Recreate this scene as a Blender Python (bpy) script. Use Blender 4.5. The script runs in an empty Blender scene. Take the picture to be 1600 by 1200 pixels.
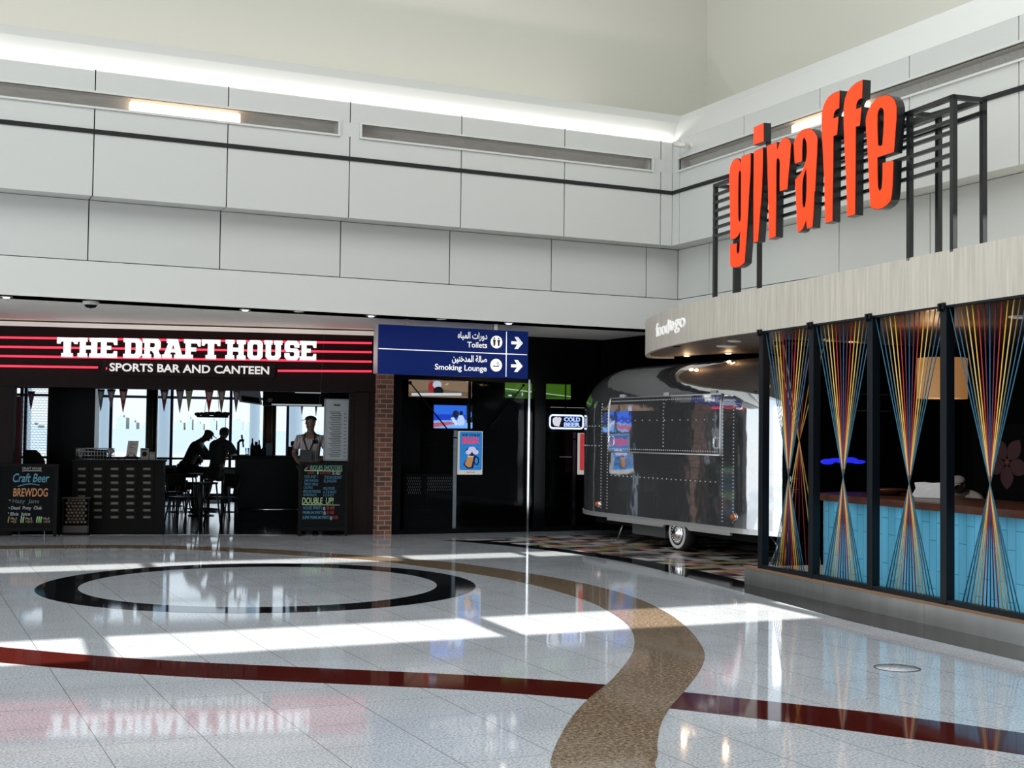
import bpy, bmesh, math, random
from math import sin, cos, pi, radians, atan2, sqrt, hypot
from mathutils import Vector, Matrix
from mathutils.geometry import tessellate_polygon

random.seed(7)
SC = bpy.context.scene
COL = SC.collection

# ------------------------------------------------------------------ camera
EYE = Vector((0, 0, 1.55))
FPX = 2050.0
_a = Vector((4340, 137, FPX)).normalized()
_b = Vector((-965, 69, FPX)).normalized()
_u = -(_b.cross(_a)).normalized()
if _u.y > 0: _u = -_u
_b = (_b - _a * _a.dot(_b)).normalized()
# rows: world x, y, z expressed in camera axes (right, down, forward)
ROT = Matrix((_a, _b, _u))
cam = bpy.data.objects.new('camera', bpy.data.cameras.new('camera'))
COL.objects.link(cam)
_right = Vector((_a.x, _b.x, _u.x)); _down = Vector((_a.y, _b.y, _u.y)); _fwd = Vector((_a.z, _b.z, _u.z))
cam.matrix_world = Matrix((( _right.x, -_down.x, -_fwd.x, EYE.x), (_right.y, -_down.y, -_fwd.y, EYE.y),
                           (_right.z, -_down.z, -_fwd.z, EYE.z), (0, 0, 0, 1)))
cam.data.sensor_width = 36
cam.data.lens = 36 * FPX / 1600
cam.data.clip_end = 5000
SC.camera = cam

def ray(x, y):
    return ROT @ Vector((x - 800, y - 600, FPX))
def fl(x, y, z=0.0):
    d = ray(x, y); t = (z - EYE.z) / d.z
    return EYE + d * t

# ------------------------------------------------------------------ world, sun, large lights, exposure
SC.view_settings.view_transform = 'Standard'
SC.view_settings.look = 'None'
SC.view_settings.exposure = 0.0
SC.view_settings.gamma = 1.0
SC.view_settings.use_curve_mapping = False
SC.cycles.use_denoising = True
SC.cycles.sample_clamp_indirect = 6.0
SC.cycles.caustics_reflective = False
SC.cycles.caustics_refractive = False
SC.cycles.max_bounces = 8

W = bpy.data.worlds.new('sky'); SC.world = W; W.use_nodes = True
nt = W.node_tree; bg = nt.nodes['Background']
tc = nt.nodes.new('ShaderNodeTexCoord'); sx = nt.nodes.new('ShaderNodeSeparateXYZ'); rp = nt.nodes.new('ShaderNodeValToRGB')
nt.links.new(tc.outputs['Generated'], sx.inputs[0]); nt.links.new(sx.outputs['Z'], rp.inputs[0]); nt.links.new(rp.outputs[0], bg.inputs['Color'])
rp.color_ramp.elements[0].color = (0.92, 0.97, 1.0, 1); rp.color_ramp.elements[0].position = 0.0
rp.color_ramp.elements[1].color = (0.55, 0.75, 1.0, 1); rp.color_ramp.elements[1].position = 0.6
bg.inputs['Strength'].default_value = 1.2

def light(name, kind, loc, energy, color=(1, 1, 1), **kw):
    L = bpy.data.lights.new(name, kind); L.energy = energy; L.color = color
    for k, v in kw.items(): setattr(L, k, v)
    o = bpy.data.objects.new(name, L); o.location = loc; COL.objects.link(o); return o
def aim(o, d):
    o.rotation_euler = Vector(d).to_track_quat('-Z', 'Y').to_euler()

SUN_DIR = Vector((0.08, 1.0, -0.45))
sun = light('sun', 'SUN', (0, -20, 20), 25.0, (1.0, 0.96, 0.88), angle=radians(0.22)); aim(sun, SUN_DIR)
TOP_FILL = light('ceiling_fill', 'AREA', (1.2, 4, 11.6), 2080, (0.95, 0.98, 1.0), shape='RECTANGLE', size=20, size_y=16); aim(TOP_FILL, (0, 0, -1))  # unseen fill added below the solid ceiling to brighten the hall
LEFT_L = light('left_fill', 'AREA', (-15.5, 3, 3.4), 1000, (0.93, 0.97, 1.0), shape='RECTANGLE', size=14, size_y=5.6); aim(LEFT_L, (1, 0.1, 0))  # unseen fill added at the open left side; no window stands there
COVE_A = light('cove_light', 'AREA', (0, 17.75, 6.6), 38, (1.0, 0.98, 0.93), shape='RECTANGLE', size=20, size_y=.5); aim(COVE_A, (0, .15, 1))
COVE_B = light('cove_light', 'AREA', (11.6, 6.5, 6.6), 70, (1.0, 0.98, 0.93), shape='RECTANGLE', size=.5, size_y=20); aim(COVE_B, (.15, 0, 1))
STRIP_A = light('cove_strip', 'AREA', (1, 16.54, 6.0), 85, (1.0, 0.98, 0.95), shape='RECTANGLE', size=19, size_y=.05); aim(STRIP_A, (0, .45, .9))
STRIP_B = light('cove_strip', 'AREA', (10.39, 7, 6.0), 85, (1.0, 0.98, 0.95), shape='RECTANGLE', size=.05, size_y=19); aim(STRIP_B, (.45, 0, .9))

# ------------------------------------------------------------------ helpers: frames, meshes, objects
class Fr:
    def __init__(s, o, u, v=(0, 0, 1), w=None):
        s.o = Vector(o); s.u = Vector(u).normalized(); s.v = Vector(v).normalized()
        s.w = Vector(w).normalized() if w is not None else s.u.cross(s.v)
    def P(s, a, b, c=0.0): return s.o + s.u * a + s.v * b + s.w * c
    def px(s, x, y, c=0.0):
        d = ray(x, y); o = s.o + s.w * c
        t = (o - EYE).dot(s.w) / d.dot(s.w)
        p = EYE + d * t - s.o
        return (p.dot(s.u), p.dot(s.v))
    def at(s, x, y, c=0.0):
        a, b = s.px(x, y, c); return s.P(a, b, c)
WORLD = Fr((0, 0, 0), (1, 0, 0), (0, 1, 0))

class MB:
    def __init__(s): s.v = []; s.f = []; s.sm = []
    def _add(s, vs, fs, smooth=False):
        n = len(s.v); s.v += [Vector(p) for p in vs]
        for f in fs: s.f.append([n + i for i in f]); s.sm.append(smooth)
        return s
    def box(s, a0, a1, b0, b1, c0, c1, F=WORLD):
        vs = [F.P(a, b, c) for c in (c0, c1) for b in (b0, b1) for a in (a0, a1)]
        return s._add(vs, [(0, 2, 3, 1), (4, 5, 7, 6), (0, 1, 5, 4), (2, 6, 7, 3), (0, 4, 6, 2), (1, 3, 7, 5)])
    def quad(s, pts): return s._add(pts, [list(range(len(pts)))])
    def prism(s, loops, c0, c1, F=WORLD):
        if not isinstance(loops[0][0], (tuple, list, Vector)): loops = [loops]
        flat = [p for L in loops for p in L]
        tris = tessellate_polygon([[Vector((p[0], p[1], 0)) for p in L] for L in loops])
        n = len(flat); vs = [F.P(p[0], p[1], c0) for p in flat] + [F.P(p[0], p[1], c1) for p in flat]
        fs = []
        for t in tris:
            fs.append(tuple(t)); fs.append(tuple(n + i for i in reversed(t)))
        k = 0
        for L in loops:
            m = len(L)
            for i in range(m):
                a = k + i; b = k + (i + 1) % m; fs.append((a, b, n + b, n + a))
            k += m
        return s._add(vs, fs)
    def tube(s, pts, r, seg=8, closed=False):
        pts = [Vector(p) for p in pts]; rings = []; n = len(pts)
        rr = r if isinstance(r, (list, tuple)) else [r] * n
        up = None
        for i, p in enumerate(pts):
            if closed: t = (pts[(i + 1) % n] - pts[i - 1]).normalized()
            else: t = (pts[min(i + 1, n - 1)] - pts[max(i - 1, 0)]).normalized()
            if up is None:
                up = Vector((0, 0, 1)) if abs(t.z) < .9 else Vector((1, 0, 0))
            x = t.cross(up)
            if x.length < 1e-6: x = t.orthogonal()
            x.normalize(); y = x.cross(t); up = y
            rings.append([p + (x * cos(2 * pi * k / seg) + y * sin(2 * pi * k / seg)) * rr[i] for k in range(seg)])
        vs = [q for R in rings for q in R]; fs = []
        for i in range(n if closed else n - 1):
            j = (i + 1) % n
            for k in range(seg): fs.append((i * seg + k, i * seg + (k + 1) % seg, j * seg + (k + 1) % seg, j * seg + k))
        s._add(vs, fs, True)
        if not closed:
            m = len(s.v) - len(vs)
            s.f.append([m + k for k in range(seg)][::-1]); s.sm.append(False)
            s.f.append([m + (n - 1) * seg + k for k in range(seg)]); s.sm.append(False)
        return s
    def lathe(s, prof, o, axis=(0, 0, 1), seg=24, smooth=True):
        ax = Vector(axis).normalized(); x = ax.orthogonal().normalized(); y = ax.cross(x); o = Vector(o)
        vs = []; fs = []
        for (r, h) in prof:
            for k in range(seg): vs.append(o + ax * h + (x * cos(2 * pi * k / seg) + y * sin(2 * pi * k / seg)) * max(r, 1e-4))
        n = len(prof)
        for i in range(n - 1):
            for k in range(seg): fs.append((i * seg + k, i * seg + (k + 1) % seg, (i + 1) * seg + (k + 1) % seg, (i + 1) * seg + k))
        return s._add(vs, fs, smooth)
    def ball(s, c, r, seg=10, rings=6):
        r = Vector(r) if not isinstance(r, (int, float)) else Vector((r, r, r)); c = Vector(c)
        vs = []; fs = []
        for i in range(rings + 1):
            th = pi * i / rings
            for k in range(seg):
                ph = 2 * pi * k / seg
                vs.append(c + Vector((r.x * sin(th) * cos(ph), r.y * sin(th) * sin(ph), r.z * cos(th))))
        for i in range(rings):
            for k in range(seg): fs.append((i * seg + k, (i + 1) * seg + k, (i + 1) * seg + (k + 1) % seg, i * seg + (k + 1) % seg))
        return s._add(vs, fs, True)
    def text(s, F, txt, a, b, h, c0=0.0, ext=0.004, align='LEFT', width=None, bold=0.0, shear=0.0):
        key = (txt, round(bold, 4), round(shear, 3))
        if key not in _TXT:
            cu = bpy.data.curves.new('lettering', 'FONT'); cu.body = txt; cu.offset = bold; cu.shear = shear; cu.resolution_u = 3
            o = bpy.data.objects.new('lettering', cu); COL.objects.link(o)
            dg = bpy.context.evaluated_depsgraph_get(); me = bpy.data.meshes.new_from_object(o.evaluated_get(dg))
            bm = bmesh.new(); bm.from_mesh(me); bmesh.ops.remove_doubles(bm, verts=bm.verts, dist=1e-5)
            edges = [(e.verts[0].index, e.verts[1].index) for e in bm.edges if len(e.link_faces) == 1]
            _TXT[key] = ([v.co.copy() for v in bm.verts], [[v.index for v in f.verts] for f in bm.faces], edges)
            bm.free(); bpy.data.objects.remove(o); bpy.data.curves.remove(cu); bpy.data.meshes.remove(me)
        V, Fs, Ed = _TXT[key]
        if not V: return s
        x0 = min(v.x for v in V); x1 = max(v.x for v in V); k = h / 0.682
        kx = k if width is None else width / max(x1 - x0, 1e-5)
        w = (x1 - x0) * kx; off = {'LEFT': 0, 'CENTER': -w / 2, 'RIGHT': -w}[align]
        n = len(V)
        P = lambda v, c: F.P(a + off + (v.x - x0) * kx, b + v.y * k, c)
        vs = [P(v, c0 + ext) for v in V] + [P(v, c0) for v in V]
        fs = [f for f in Fs] + [(i, j, n + j, n + i) for i, j in Ed]
        return s._add(vs, fs)
    def build(s, name, mat, parent=None, bevel=0.0, seg=2, smooth=None):
        me = bpy.data.meshes.new(name); o = bpy.data.objects.new(name, me)
        off = Vector((0, 0, 0)); rz = 0.0; p = parent
        while p is not None: off = off + p.location; p = p.parent
        me.from_pydata([v - off for v in s.v], [], s.f)
        me.polygons.foreach_set('use_smooth', [bool(x) if smooth is None else smooth for x in s.sm])
        me.update()
        bm = bmesh.new(); bm.from_mesh(me); bmesh.ops.recalc_face_normals(bm, faces=bm.faces); bm.to_mesh(me); bm.free()
        me.materials.append(mat); COL.objects.link(o)
        if parent is not None: o.parent = parent
        if bevel:
            m = o.modifiers.new('bevel', 'BEVEL'); m.width = bevel; m.segments = seg; m.limit_method = 'ANGLE'; m.angle_limit = radians(40)
        return o
_TXT = {}

def tag(o, label=None, cat=None, group=None, kind=None):
    if label: o['label'] = label
    if cat: o['category'] = cat
    if group: o['group'] = group
    if kind: o['kind'] = kind
    return o
def thing(name, label, cat, loc, group=None):
    o = bpy.data.objects.new(name, None); COL.objects.link(o); o.location = Vector(loc); o.empty_display_size = 0.1
    return tag(o, label, cat, group)
def struct(name, mb, mat, parent=None, **k):
    return tag(mb.build(name, mat, parent, **k), kind='structure' if parent is None else None)
def copy_tree(o, parent=None):
    c = o.copy(); COL.objects.link(c)
    if parent is not None: c.parent = parent
    for ch in list(o.children): copy_tree(ch, c)
    return c
def arc(cx, cy, r, a0, a1, n): return [(cx + r * cos(radians(a0 + (a1 - a0) * i / n)), cy + r * sin(radians(a0 + (a1 - a0) * i / n))) for i in range(n + 1)]
def rrect(x0, x1, y0, y1, r, n=4):
    return arc(x1 - r, y0 + r, r, -90, 0, n) + arc(x1 - r, y1 - r, r, 0, 90, n) + arc(x0 + r, y1 - r, r, 90, 180, n) + arc(x0 + r, y0 + r, r, 180, 270, n)
def spline(pts, n=6):
    out = []; P = [Vector(p) for p in pts]
    for i in range(len(P) - 1):
        p0 = P[max(i - 1, 0)]; p1 = P[i]; p2 = P[i + 1]; p3 = P[min(i + 2, len(P) - 1)]
        for k in range(n):
            t = k / n
            out.append(0.5 * ((2 * p1) + (p2 - p0) * t + (2 * p0 - 5 * p1 + 4 * p2 - p3) * t * t + (3 * p1 - p0 - 3 * p2 + p3) * t ** 3))
    out.append(P[-1]); return [tuple(q) for q in out]

# ------------------------------------------------------------------ materials
def lin(c):
    if isinstance(c, str):
        c = c.lstrip('#'); c = [int(c[i:i + 2], 16) / 255 for i in (0, 2, 4)]
        return tuple(x / 12.92 if x <= .04045 else ((x + .055) / 1.055) ** 2.4 for x in c)
    return c
def M(name, col, rough=0.5, metal=0.0, emit=None, es=0.0, bump=None, var=None, spec=None, trans=0.0, alpha=1.0, coat=0.0):
    m = bpy.data.materials.new(name); m.use_nodes = True; t = m.node_tree; b = t.nodes['Principled BSDF']
    c = lin(col); b.inputs['Base Color'].default_value = (*c, 1); b.inputs['Roughness'].default_value = rough; b.inputs['Metallic'].default_value = metal
    if emit: b.inputs['Emission Color'].default_value = (*lin(emit), 1); b.inputs['Emission Strength'].default_value = es
    if spec is not None: b.inputs['Specular IOR Level'].default_value = spec
    if trans: b.inputs['Transmission Weight'].default_value = trans
    if coat: b.inputs['Coat Weight'].default_value = coat; b.inputs['Coat Roughness'].default_value = 0.05
    tcn = t.nodes.new('ShaderNodeTexCoord')
    if var:   # (scale, amount, stretch)
        mp = t.nodes.new('ShaderNodeMapping'); mp.inputs['Scale'].default_value = var[2]
        nz = t.nodes.new('ShaderNodeTexNoise'); nz.inputs['Scale'].default_value = var[0]; nz.inputs['Detail'].default_value = 5
        mx = t.nodes.new('ShaderNodeMixRGB'); mx.blend_type = 'MULTIPLY'; mx.inputs['Fac'].default_value = var[1]; mx.inputs['Color1'].default_value = (*c, 1)
        r = t.nodes.new('ShaderNodeValToRGB'); r.color_ramp.elements[0].position = .3; r.color_ramp.elements[1].position = .7; r.color_ramp.elements[0].color = (.35, .33, .3, 1)
        t.links.new(tcn.outputs['Object'], mp.inputs[0]); t.links.new(mp.outputs[0], nz.inputs['Vector']); t.links.new(nz.outputs['Fac'], r.inputs[0])
        t.links.new(r.outputs[0], mx.inputs['Color2']); t.links.new(mx.outputs[0], b.inputs['Base Color'])
    if bump:  # (scale, strength)
        nz2 = t.nodes.new('ShaderNodeTexNoise'); nz2.inputs['Scale'].default_value = bump[0]; nz2.inputs['Detail'].default_value = 2
        bp = t.nodes.new('ShaderNodeBump'); bp.inputs['Strength'].default_value = bump[1]; bp.inputs['Distance'].default_value = bump[2] if len(bump) > 2 else .02
        t.links.new(tcn.outputs['Object'], nz2.inputs['Vector']); t.links.new(nz2.outputs['Fac'], bp.inputs['Height']); t.links.new(bp.outputs[0], b.inputs['Normal'])
    return m

def granite(name, stops, scale, rough, joint=None, jcol=(.12, .12, .12)):
    m = bpy.data.materials.new(name); m.use_nodes = True; t = m.node_tree; b = t.nodes['Principled BSDF']; N = t.nodes.new; K = t.links.new
    g = N('ShaderNodeNewGeometry')
    nz = N('ShaderNodeTexNoise'); nz.inputs['Scale'].default_value = scale; nz.inputs['Detail'].default_value = 3; nz.inputs['Roughness'].default_value = .7
    rp = N('ShaderNodeValToRGB'); rp.color_ramp.interpolation = 'LINEAR'
    els = rp.color_ramp.elements
    while len(els) < len(stops): els.new(0.5)
    for e, (p, c) in zip(els, stops): e.position = p; e.color = (*lin(c), 1)
    K(g.outputs['Position'], nz.inputs['Vector']); K(nz.outputs['Fac'], rp.inputs[0])
    big = N('ShaderNodeTexNoise'); big.inputs['Scale'].default_value = 1.3; big.inputs['Detail'].default_value = 2
    K(g.outputs['Position'], big.inputs['Vector'])
    mr = N('ShaderNodeMapRange'); mr.inputs[1].default_value = .3; mr.inputs[2].default_value = .7; mr.inputs[3].default_value = .9; mr.inputs[4].default_value = 1.06
    K(big.outputs['Fac'], mr.inputs[0])
    mul = N('ShaderNodeMixRGB'); mul.blend_type = 'MULTIPLY'; mul.inputs['Fac'].default_value = 1
    K(rp.outputs[0], mul.inputs['Color1']); K(mr.outputs[0], mul.inputs['Color2'])
    out = mul.outputs[0]
    if joint:
        pitch, ox, oy, w = joint
        sp = N('ShaderNodeSeparateXYZ'); K(g.outputs['Position'], sp.inputs[0]); res = []
        for ax, of in (('X', ox), ('Y', oy)):
            ad = N('ShaderNodeMath'); ad.operation = 'ADD'; ad.inputs[1].default_value = -of + 100 * pitch + pitch / 2; K(sp.outputs[ax], ad.inputs[0])
            mo = N('ShaderNodeMath'); mo.operation = 'MODULO'; mo.inputs[1].default_value = pitch; K(ad.outputs[0], mo.inputs[0])
            su = N('ShaderNodeMath'); su.operation = 'SUBTRACT'; su.inputs[1].default_value = pitch / 2; K(mo.outputs[0], su.inputs[0])
            ab = N('ShaderNodeMath'); ab.operation = 'ABSOLUTE'; K(su.outputs[0], ab.inputs[0])
            lt = N('ShaderNodeMath'); lt.operation = 'LESS_THAN'; lt.inputs[1].default_value = w * (1.0 if ax == 'X' else .7); K(ab.outputs[0], lt.inputs[0]); res.append(lt)
        mxx = N('ShaderNodeMath'); mxx.operation = 'MAXIMUM'; K(res[0].outputs[0], mxx.inputs[0]); K(res[1].outputs[0], mxx.inputs[1])
        mj = N('ShaderNodeMixRGB'); mj.inputs['Color2'].default_value = (*jcol, 1); K(mxx.outputs[0], mj.inputs['Fac']); K(out, mj.inputs['Color1']); out = mj.outputs[0]
    K(out, b.inputs['Base Color']); b.inputs['Roughness'].default_value = rough; b.inputs['Specular IOR Level'].default_value = .42
    return m

def grid_mat(name, axes, pitch, w, c1, c2, rough=.5, offset=.5, seed_cols=None, emit=0.0):
    """brick-type pattern in a chosen pair of object axes; pitch=(brick width,row height)"""
    m = bpy.data.materials.new(name); m.use_nodes = True; t = m.node_tree; b = t.nodes['Principled BSDF']; N = t.nodes.new; K = t.links.new
    g = N('ShaderNodeNewGeometry'); sp = N('ShaderNodeSeparateXYZ'); cb = N('ShaderNodeCombineXYZ'); K(g.outputs['Position'], sp.inputs[0])
    def src(ax):
        if ax == 'H':
            ad = N('ShaderNodeMath'); K(sp.outputs['X'], ad.inputs[0]); K(sp.outputs['Y'], ad.inputs[1]); return ad.outputs[0]
        return sp.outputs[ax]
    K(src(axes[0]), cb.inputs[0]); K(src(axes[1]), cb.inputs[1])
    br = N('ShaderNodeTexBrick'); br.inputs['Scale'].default_value = 1.0; br.inputs['Brick Width'].default_value = pitch[0]; br.inputs['Row Height'].default_value = pitch[1]
    br.inputs['Mortar Size'].default_value = w; br.inputs['Mortar Smooth'].default_value = .1; br.offset = offset
    br.inputs['Color1'].default_value = (*lin(c1[0]), 1); br.inputs['Color2'].default_value = (*lin(c1[1]), 1); br.inputs['Mortar'].default_value = (*lin(c2), 1)
    K(cb.outputs[0], br.inputs['Vector']); out = br.outputs['Color']
    if seed_cols:
        # one flat random colour per tile
        sn = N('ShaderNodeVectorMath'); sn.operation = 'SNAP'; sn.inputs[1].default_value = (pitch[0], pitch[1], 1); K(cb.outputs[0], sn.inputs[0])
        wn = N('ShaderNodeTexWhiteNoise'); wn.noise_dimensions = '2D'; K(sn.outputs[0], wn.inputs['Vector'])
        rp = N('ShaderNodeValToRGB'); rp.color_ramp.interpolation = 'CONSTANT'
        els = rp.color_ramp.elements
        while len(els) < len(seed_cols): els.new(.5)
        for i, (e, c) in enumerate(zip(els, seed_cols)): e.position = i / len(seed_cols); e.color = (*lin(c), 1)
        K(wn.outputs['Value'], rp.inputs[0]); out = rp.outputs[0]
    K(out, b.inputs['Base Color']); b.inputs['Roughness'].default_value = rough
    return m

m_panel = M('white_panel', (.60, .602, .575), .32, spec=.4)
m_band = M('white_plaster', (.64, .64, .61), .6)
m_cream = M('cream_plaster', (.64, .63, .56), .8)
m_gap = M('joint_black', (.01, .01, .01), .8)
m_black = M('black_paint', (.004, .004, .0045), .55, spec=.12)
m_blackgloss = M('black_gloss', (.003, .0035, .004), .25, spec=.15)
m_soffit = M('soffit_paint', (.92, .90, .83), .7)
m_trim_l = M('pale_trim', (.7, .68, .62), .5)
m_trough = M('grey_trough', (.58, .56, .52), .5, var=(4, .25, (1, 6, 6)))
m_tube = M('lamp_tube', (1, .9, .8), .4, emit=(1, .76, .55), es=1.7)
m_down = M('downlight_lamp', (1, 1, 1), .4, emit=(1, .93, .8), es=9)
m_floor = granite('white_granite', [(.28, '#666b70'), (.40, '#989da2'), (.50, '#b4b9be'), (.68, '#cfd3d7')], 70, .05, (0.5, -0.02, 0.27, .0025), (.16, .16, .16))
m_ring = granite('black_granite', [(.3, '#0a0b0d'), (.7, '#16181b')], 60, .05)
m_red = granite('red_granite', [(.3, '#2e0d0b'), (.7, '#551d17')], 60, .05)
m_brown = granite('brown_granite', [(.28, '#2c241d'), (.42, '#625344'), (.55, '#85735f'), (.7, '#a8967f')], 45, .06)
m_patch = grid_mat('patchwork_tile', ('X', 'Y'), (.21, .21), .004, ((.5, .5, .5), (.3, .3, .3)), (.05, .05, .05), .15,
                   seed_cols=['#d4d4d1', '#232427', '#d8968a', '#7a7b7d', '#eceae4', '#8f7769', '#2a2b2e', '#b8b8b8', '#e2bab0', '#30343c', '#94525a', '#d9d5cb', '#8a8b92', '#c4b06c', '#dcdcda', '#c2aea0'])
m_barfloor = M('dark_bar_floor', (.012, .013, .016), .12)
m_store = M('storefront_dark_red', (.010, .004, .004), .5, spec=.15)
m_neon = M('red_neon', (.6, .02, .04), .4, emit=(1, .04, .085), es=1.5)
m_white_sign = M('white_sign_face', (.85, .82, .8), .4, emit=(1, .95, .92), es=.5)
m_brick = grid_mat('brown_brick', ('H', 'Z'), (.2, .075), .007, ('#8a5a47', '#543a31'), '#a08d7d', .8)
m_navy = M('navy_sign', '#031036', .4, emit='#0a2a80', es=.38, spec=.2)
m_signwhite = M('sign_white', (.9, .9, .88), .4, emit=(1, 1, .95), es=.45)
m_alu = M('brushed_aluminium', (.55, .56, .56), .35, 1.0)
m_steel = M('polished_steel', (.75, .78, .8), .22, 1.0)
m_mirror = M('polished_aluminium_skin', (.80, .82, .84), .06, .94, bump=(2.2, .13, .05))
m_mirror2 = M('polished_aluminium_trim', (.80, .80, .80), .3, .65, bump=(6, .15, .01))
m_chrome = M('chrome', (.9, .9, .9), .05, 1.0)
m_amber = M('amber_lens', (.55, .12, .01), .15)
m_rubber = M('tyre_rubber', (.008, .008, .008), .7)
m_whitewall = M('white_wall_rubber', (.6, .6, .58), .5)
m_wood = M('limed_wood', '#cfc7ba', .55, var=(2.2, .35, (14, 14, .8)))
m_woodceil = M('brown_timber_slats', '#75604f', .55, var=(3, .6, (8, 1.2, 8)))
m_darkwood = M('dark_walnut', '#5b3426', .3, var=(3, .6, (6, 1, 14)))
m_edgewood = M('timber_edge', '#8a6a50', .5)
m_frame = M('blue_black_steel', '#0c1218', .4, spec=.3)
m_kerb = M('brushed_kerb_steel', (.58, .58, .56), .32, 0.85, var=(1.5, .35, (3, 3, .6)))
m_platform = M('pale_platform', (.5, .46, .38), .6)
m_tile = grid_mat('turquoise_tile', ('Z', 'Y'), (.42, .10), .003, ('#5fb3d6', '#6bbde0'), '#2f86a8', .15, offset=.37)
m_orange = M('orange_red_acrylic', '#ff3a08', .3, emit='#ff3c08', es=.72, spec=.3)
m_sign_black = M('sign_return_black', (.008, .009, .010), .3)
m_glass = M('clear_glass', (.95, .98, 1), 0.0, spec=.5, trans=1.0)

def dots_mat():
    m = bpy.data.materials.new('led_bulb_face'); m.use_nodes = True; t = m.node_tree; b = t.nodes['Principled BSDF']; N = t.nodes.new; K = t.links.new
    g = N('ShaderNodeTexCoord'); sp = N('ShaderNodeSeparateXYZ'); K(g.outputs['Object'], sp.inputs[0]); r = []
    ad = N('ShaderNodeMath'); ad.operation = 'SUBTRACT'; K(sp.outputs['X'], ad.inputs[0])
    ym = N('ShaderNodeMath'); ym.operation = 'MULTIPLY'; ym.inputs[1].default_value = .25; K(sp.outputs['Y'], ym.inputs[0]); K(ym.outputs[0], ad.inputs[1])
    for s_ in (ad.outputs[0], sp.outputs['Z']):
        mu = N('ShaderNodeMath'); mu.operation = 'MULTIPLY'; mu.inputs[1].default_value = 2 * pi / .022; K(s_, mu.inputs[0])
        sn = N('ShaderNodeMath'); sn.operation = 'SINE'; K(mu.outputs[0], sn.inputs[0]); r.append(sn)
    a2 = N('ShaderNodeMath'); K(r[0].outputs[0], a2.inputs[0]); K(r[1].outputs[0], a2.inputs[1])
    mr = N('ShaderNodeMapRange'); mr.inputs[1].default_value = -1.5; mr.inputs[2].default_value = 1.2; mr.inputs[3].default_value = .5; mr.inputs[4].default_value = 1.25
    K(a2.outputs[0], mr.inputs[0]); K(mr.outputs[0], b.inputs['Emission Strength'])
    b.inputs['Emission Color'].default_value = (.97, .95, 1, 1); b.inputs['Base Color'].default_value = (.8, .8, .8, 1)
    return m
m_led = dots_mat()
def paint(name, c, e=0.0, r=.6): return M(name, c, r, emit=c if e else None, es=e)

# ------------------------------------------------------------------ frames of the place
WA = Fr((0, 16.93, 0), (1, 0, 0))                 # long upper wall above the bar
WB = Fr((10.78, 16.93, 0), (0, -1, 0))            # upper wall above the cafe
S0 = Vector((6.80, 19.36, 0))
SF = Fr(S0, (0.969, -0.247, 0))                   # bar storefront, a<0 towards the left
GL = Fr((7.03, 19.23, 0), (1, 0, 0))              # glazed bay right of the brick pillar
G0 = fl(1163, 912); G1 = fl(1600, 1010)
GF = Fr(G0, G1 - G0)                              # cafe front, a grows towards the viewer
SOF = 3.18                                        # soffit height

# ------------------------------------------------------------------ floor and its stone inlays
floor = struct('floor', MB().prism([(-18, -8), (16, -8), (16, 19.9), (5.09, 19.9), (-18, 25.79)], -.06, 0), m_floor)
def inlay(name, loop, mat, z=.0012):
    return MB().prism([(p[0], p[1]) for p in loop], -.01, z).build(name, mat, floor)
def ring_loops(cx, cy, r0, r1, n=96): return [[(cx + r * cos(2 * pi * k / n), cy + r * sin(2 * pi * k / n)) for k in range(n)] for r in (r1, r0)]
MB().prism(ring_loops(3.48, 13.30, 1.79, 2.19), -.01, .0012).build('ring_inlay', m_ring, floor)
up = [(-2.6, 14.2), (-.9, 11.9), (.75, 10.07), (1.28, 9.50), (1.82, 9.02), (2.61, 8.44), (3.38, 7.88), (3.97, 7.37), (4.44, 6.83), (4.8, 6.35), (5.15, 5.87), (5.51, 5.22), (5.95, 4.3), (6.3, 3.2)]
lo = [(-2.9, 13.7), (-1.2, 11.4), (.70, 9.40), (1.16, 8.94), (1.71, 8.46), (2.47, 7.93), (3.18, 7.42), (3.72, 6.92), (4.09, 6.46), (4.47, 5.94), (4.78, 5.45), (5.13, 4.85), (5.5, 4.0), (5.8, 3.0)]
inlay('red_band_inlay', spline(up) + spline(lo)[::-1], m_red, .0012)
Sl = [(-3.2, 17.8), (-.6, 18.2), (1.3, 18.25), (2.7, 17.95), (3.7, 17.35), (4.5, 16.5), (5.1, 15.75), (5.45, 15.2), (5.83, 14.02), (6.02, 13.2), (6.10, 12.35), (6.03, 11.22), (5.89, 10.49), (5.66, 9.73), (5.39, 9.1), (5.04, 8.48), (4.68, 7.96), (4.19, 7.34), (3.76, 6.86), (3.45, 6.47), (3.16, 6.06), (2.93, 5.7), (2.84, 5.52), (2.6, 4.9), (2.5, 4.2)]
Sr = [(-3.2, 18.5), (-.6, 18.8), (1.35, 18.78), (2.9, 18.45), (3.95, 17.85), (4.8, 17.0), (5.5, 16.0), (5.85, 15.45), (6.22, 14.87), (6.5, 13.77), (6.66, 12.68), (6.66, 11.71), (6.53, 10.88), (6.29, 10.05), (6.02, 9.34), (5.7, 8.65), (5.33, 7.98), (4.93, 7.44), (4.45, 6.88), (4.11, 6.5), (3.83, 6.15), (3.61, 5.83), (3.45, 5.57), (3.25, 5.2), (3.1, 4.2)]
inlay('brown_band_inlay', spline(Sl) + spline(Sr)[::-1], m_brown, .0022)
bf = [(7.40, 18.0), (7.7, 17.4), (7.99, 16.6), (8.20, 15.7), (8.30, 14.8), (8.28, 13.81), (8.06, 12.34), (7.76, 10.53), (7.5, 9.06), (7.40, 8.0), (7.30, 6.93), (7.15, 5.2), (7.0, 3.0)]
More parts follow.
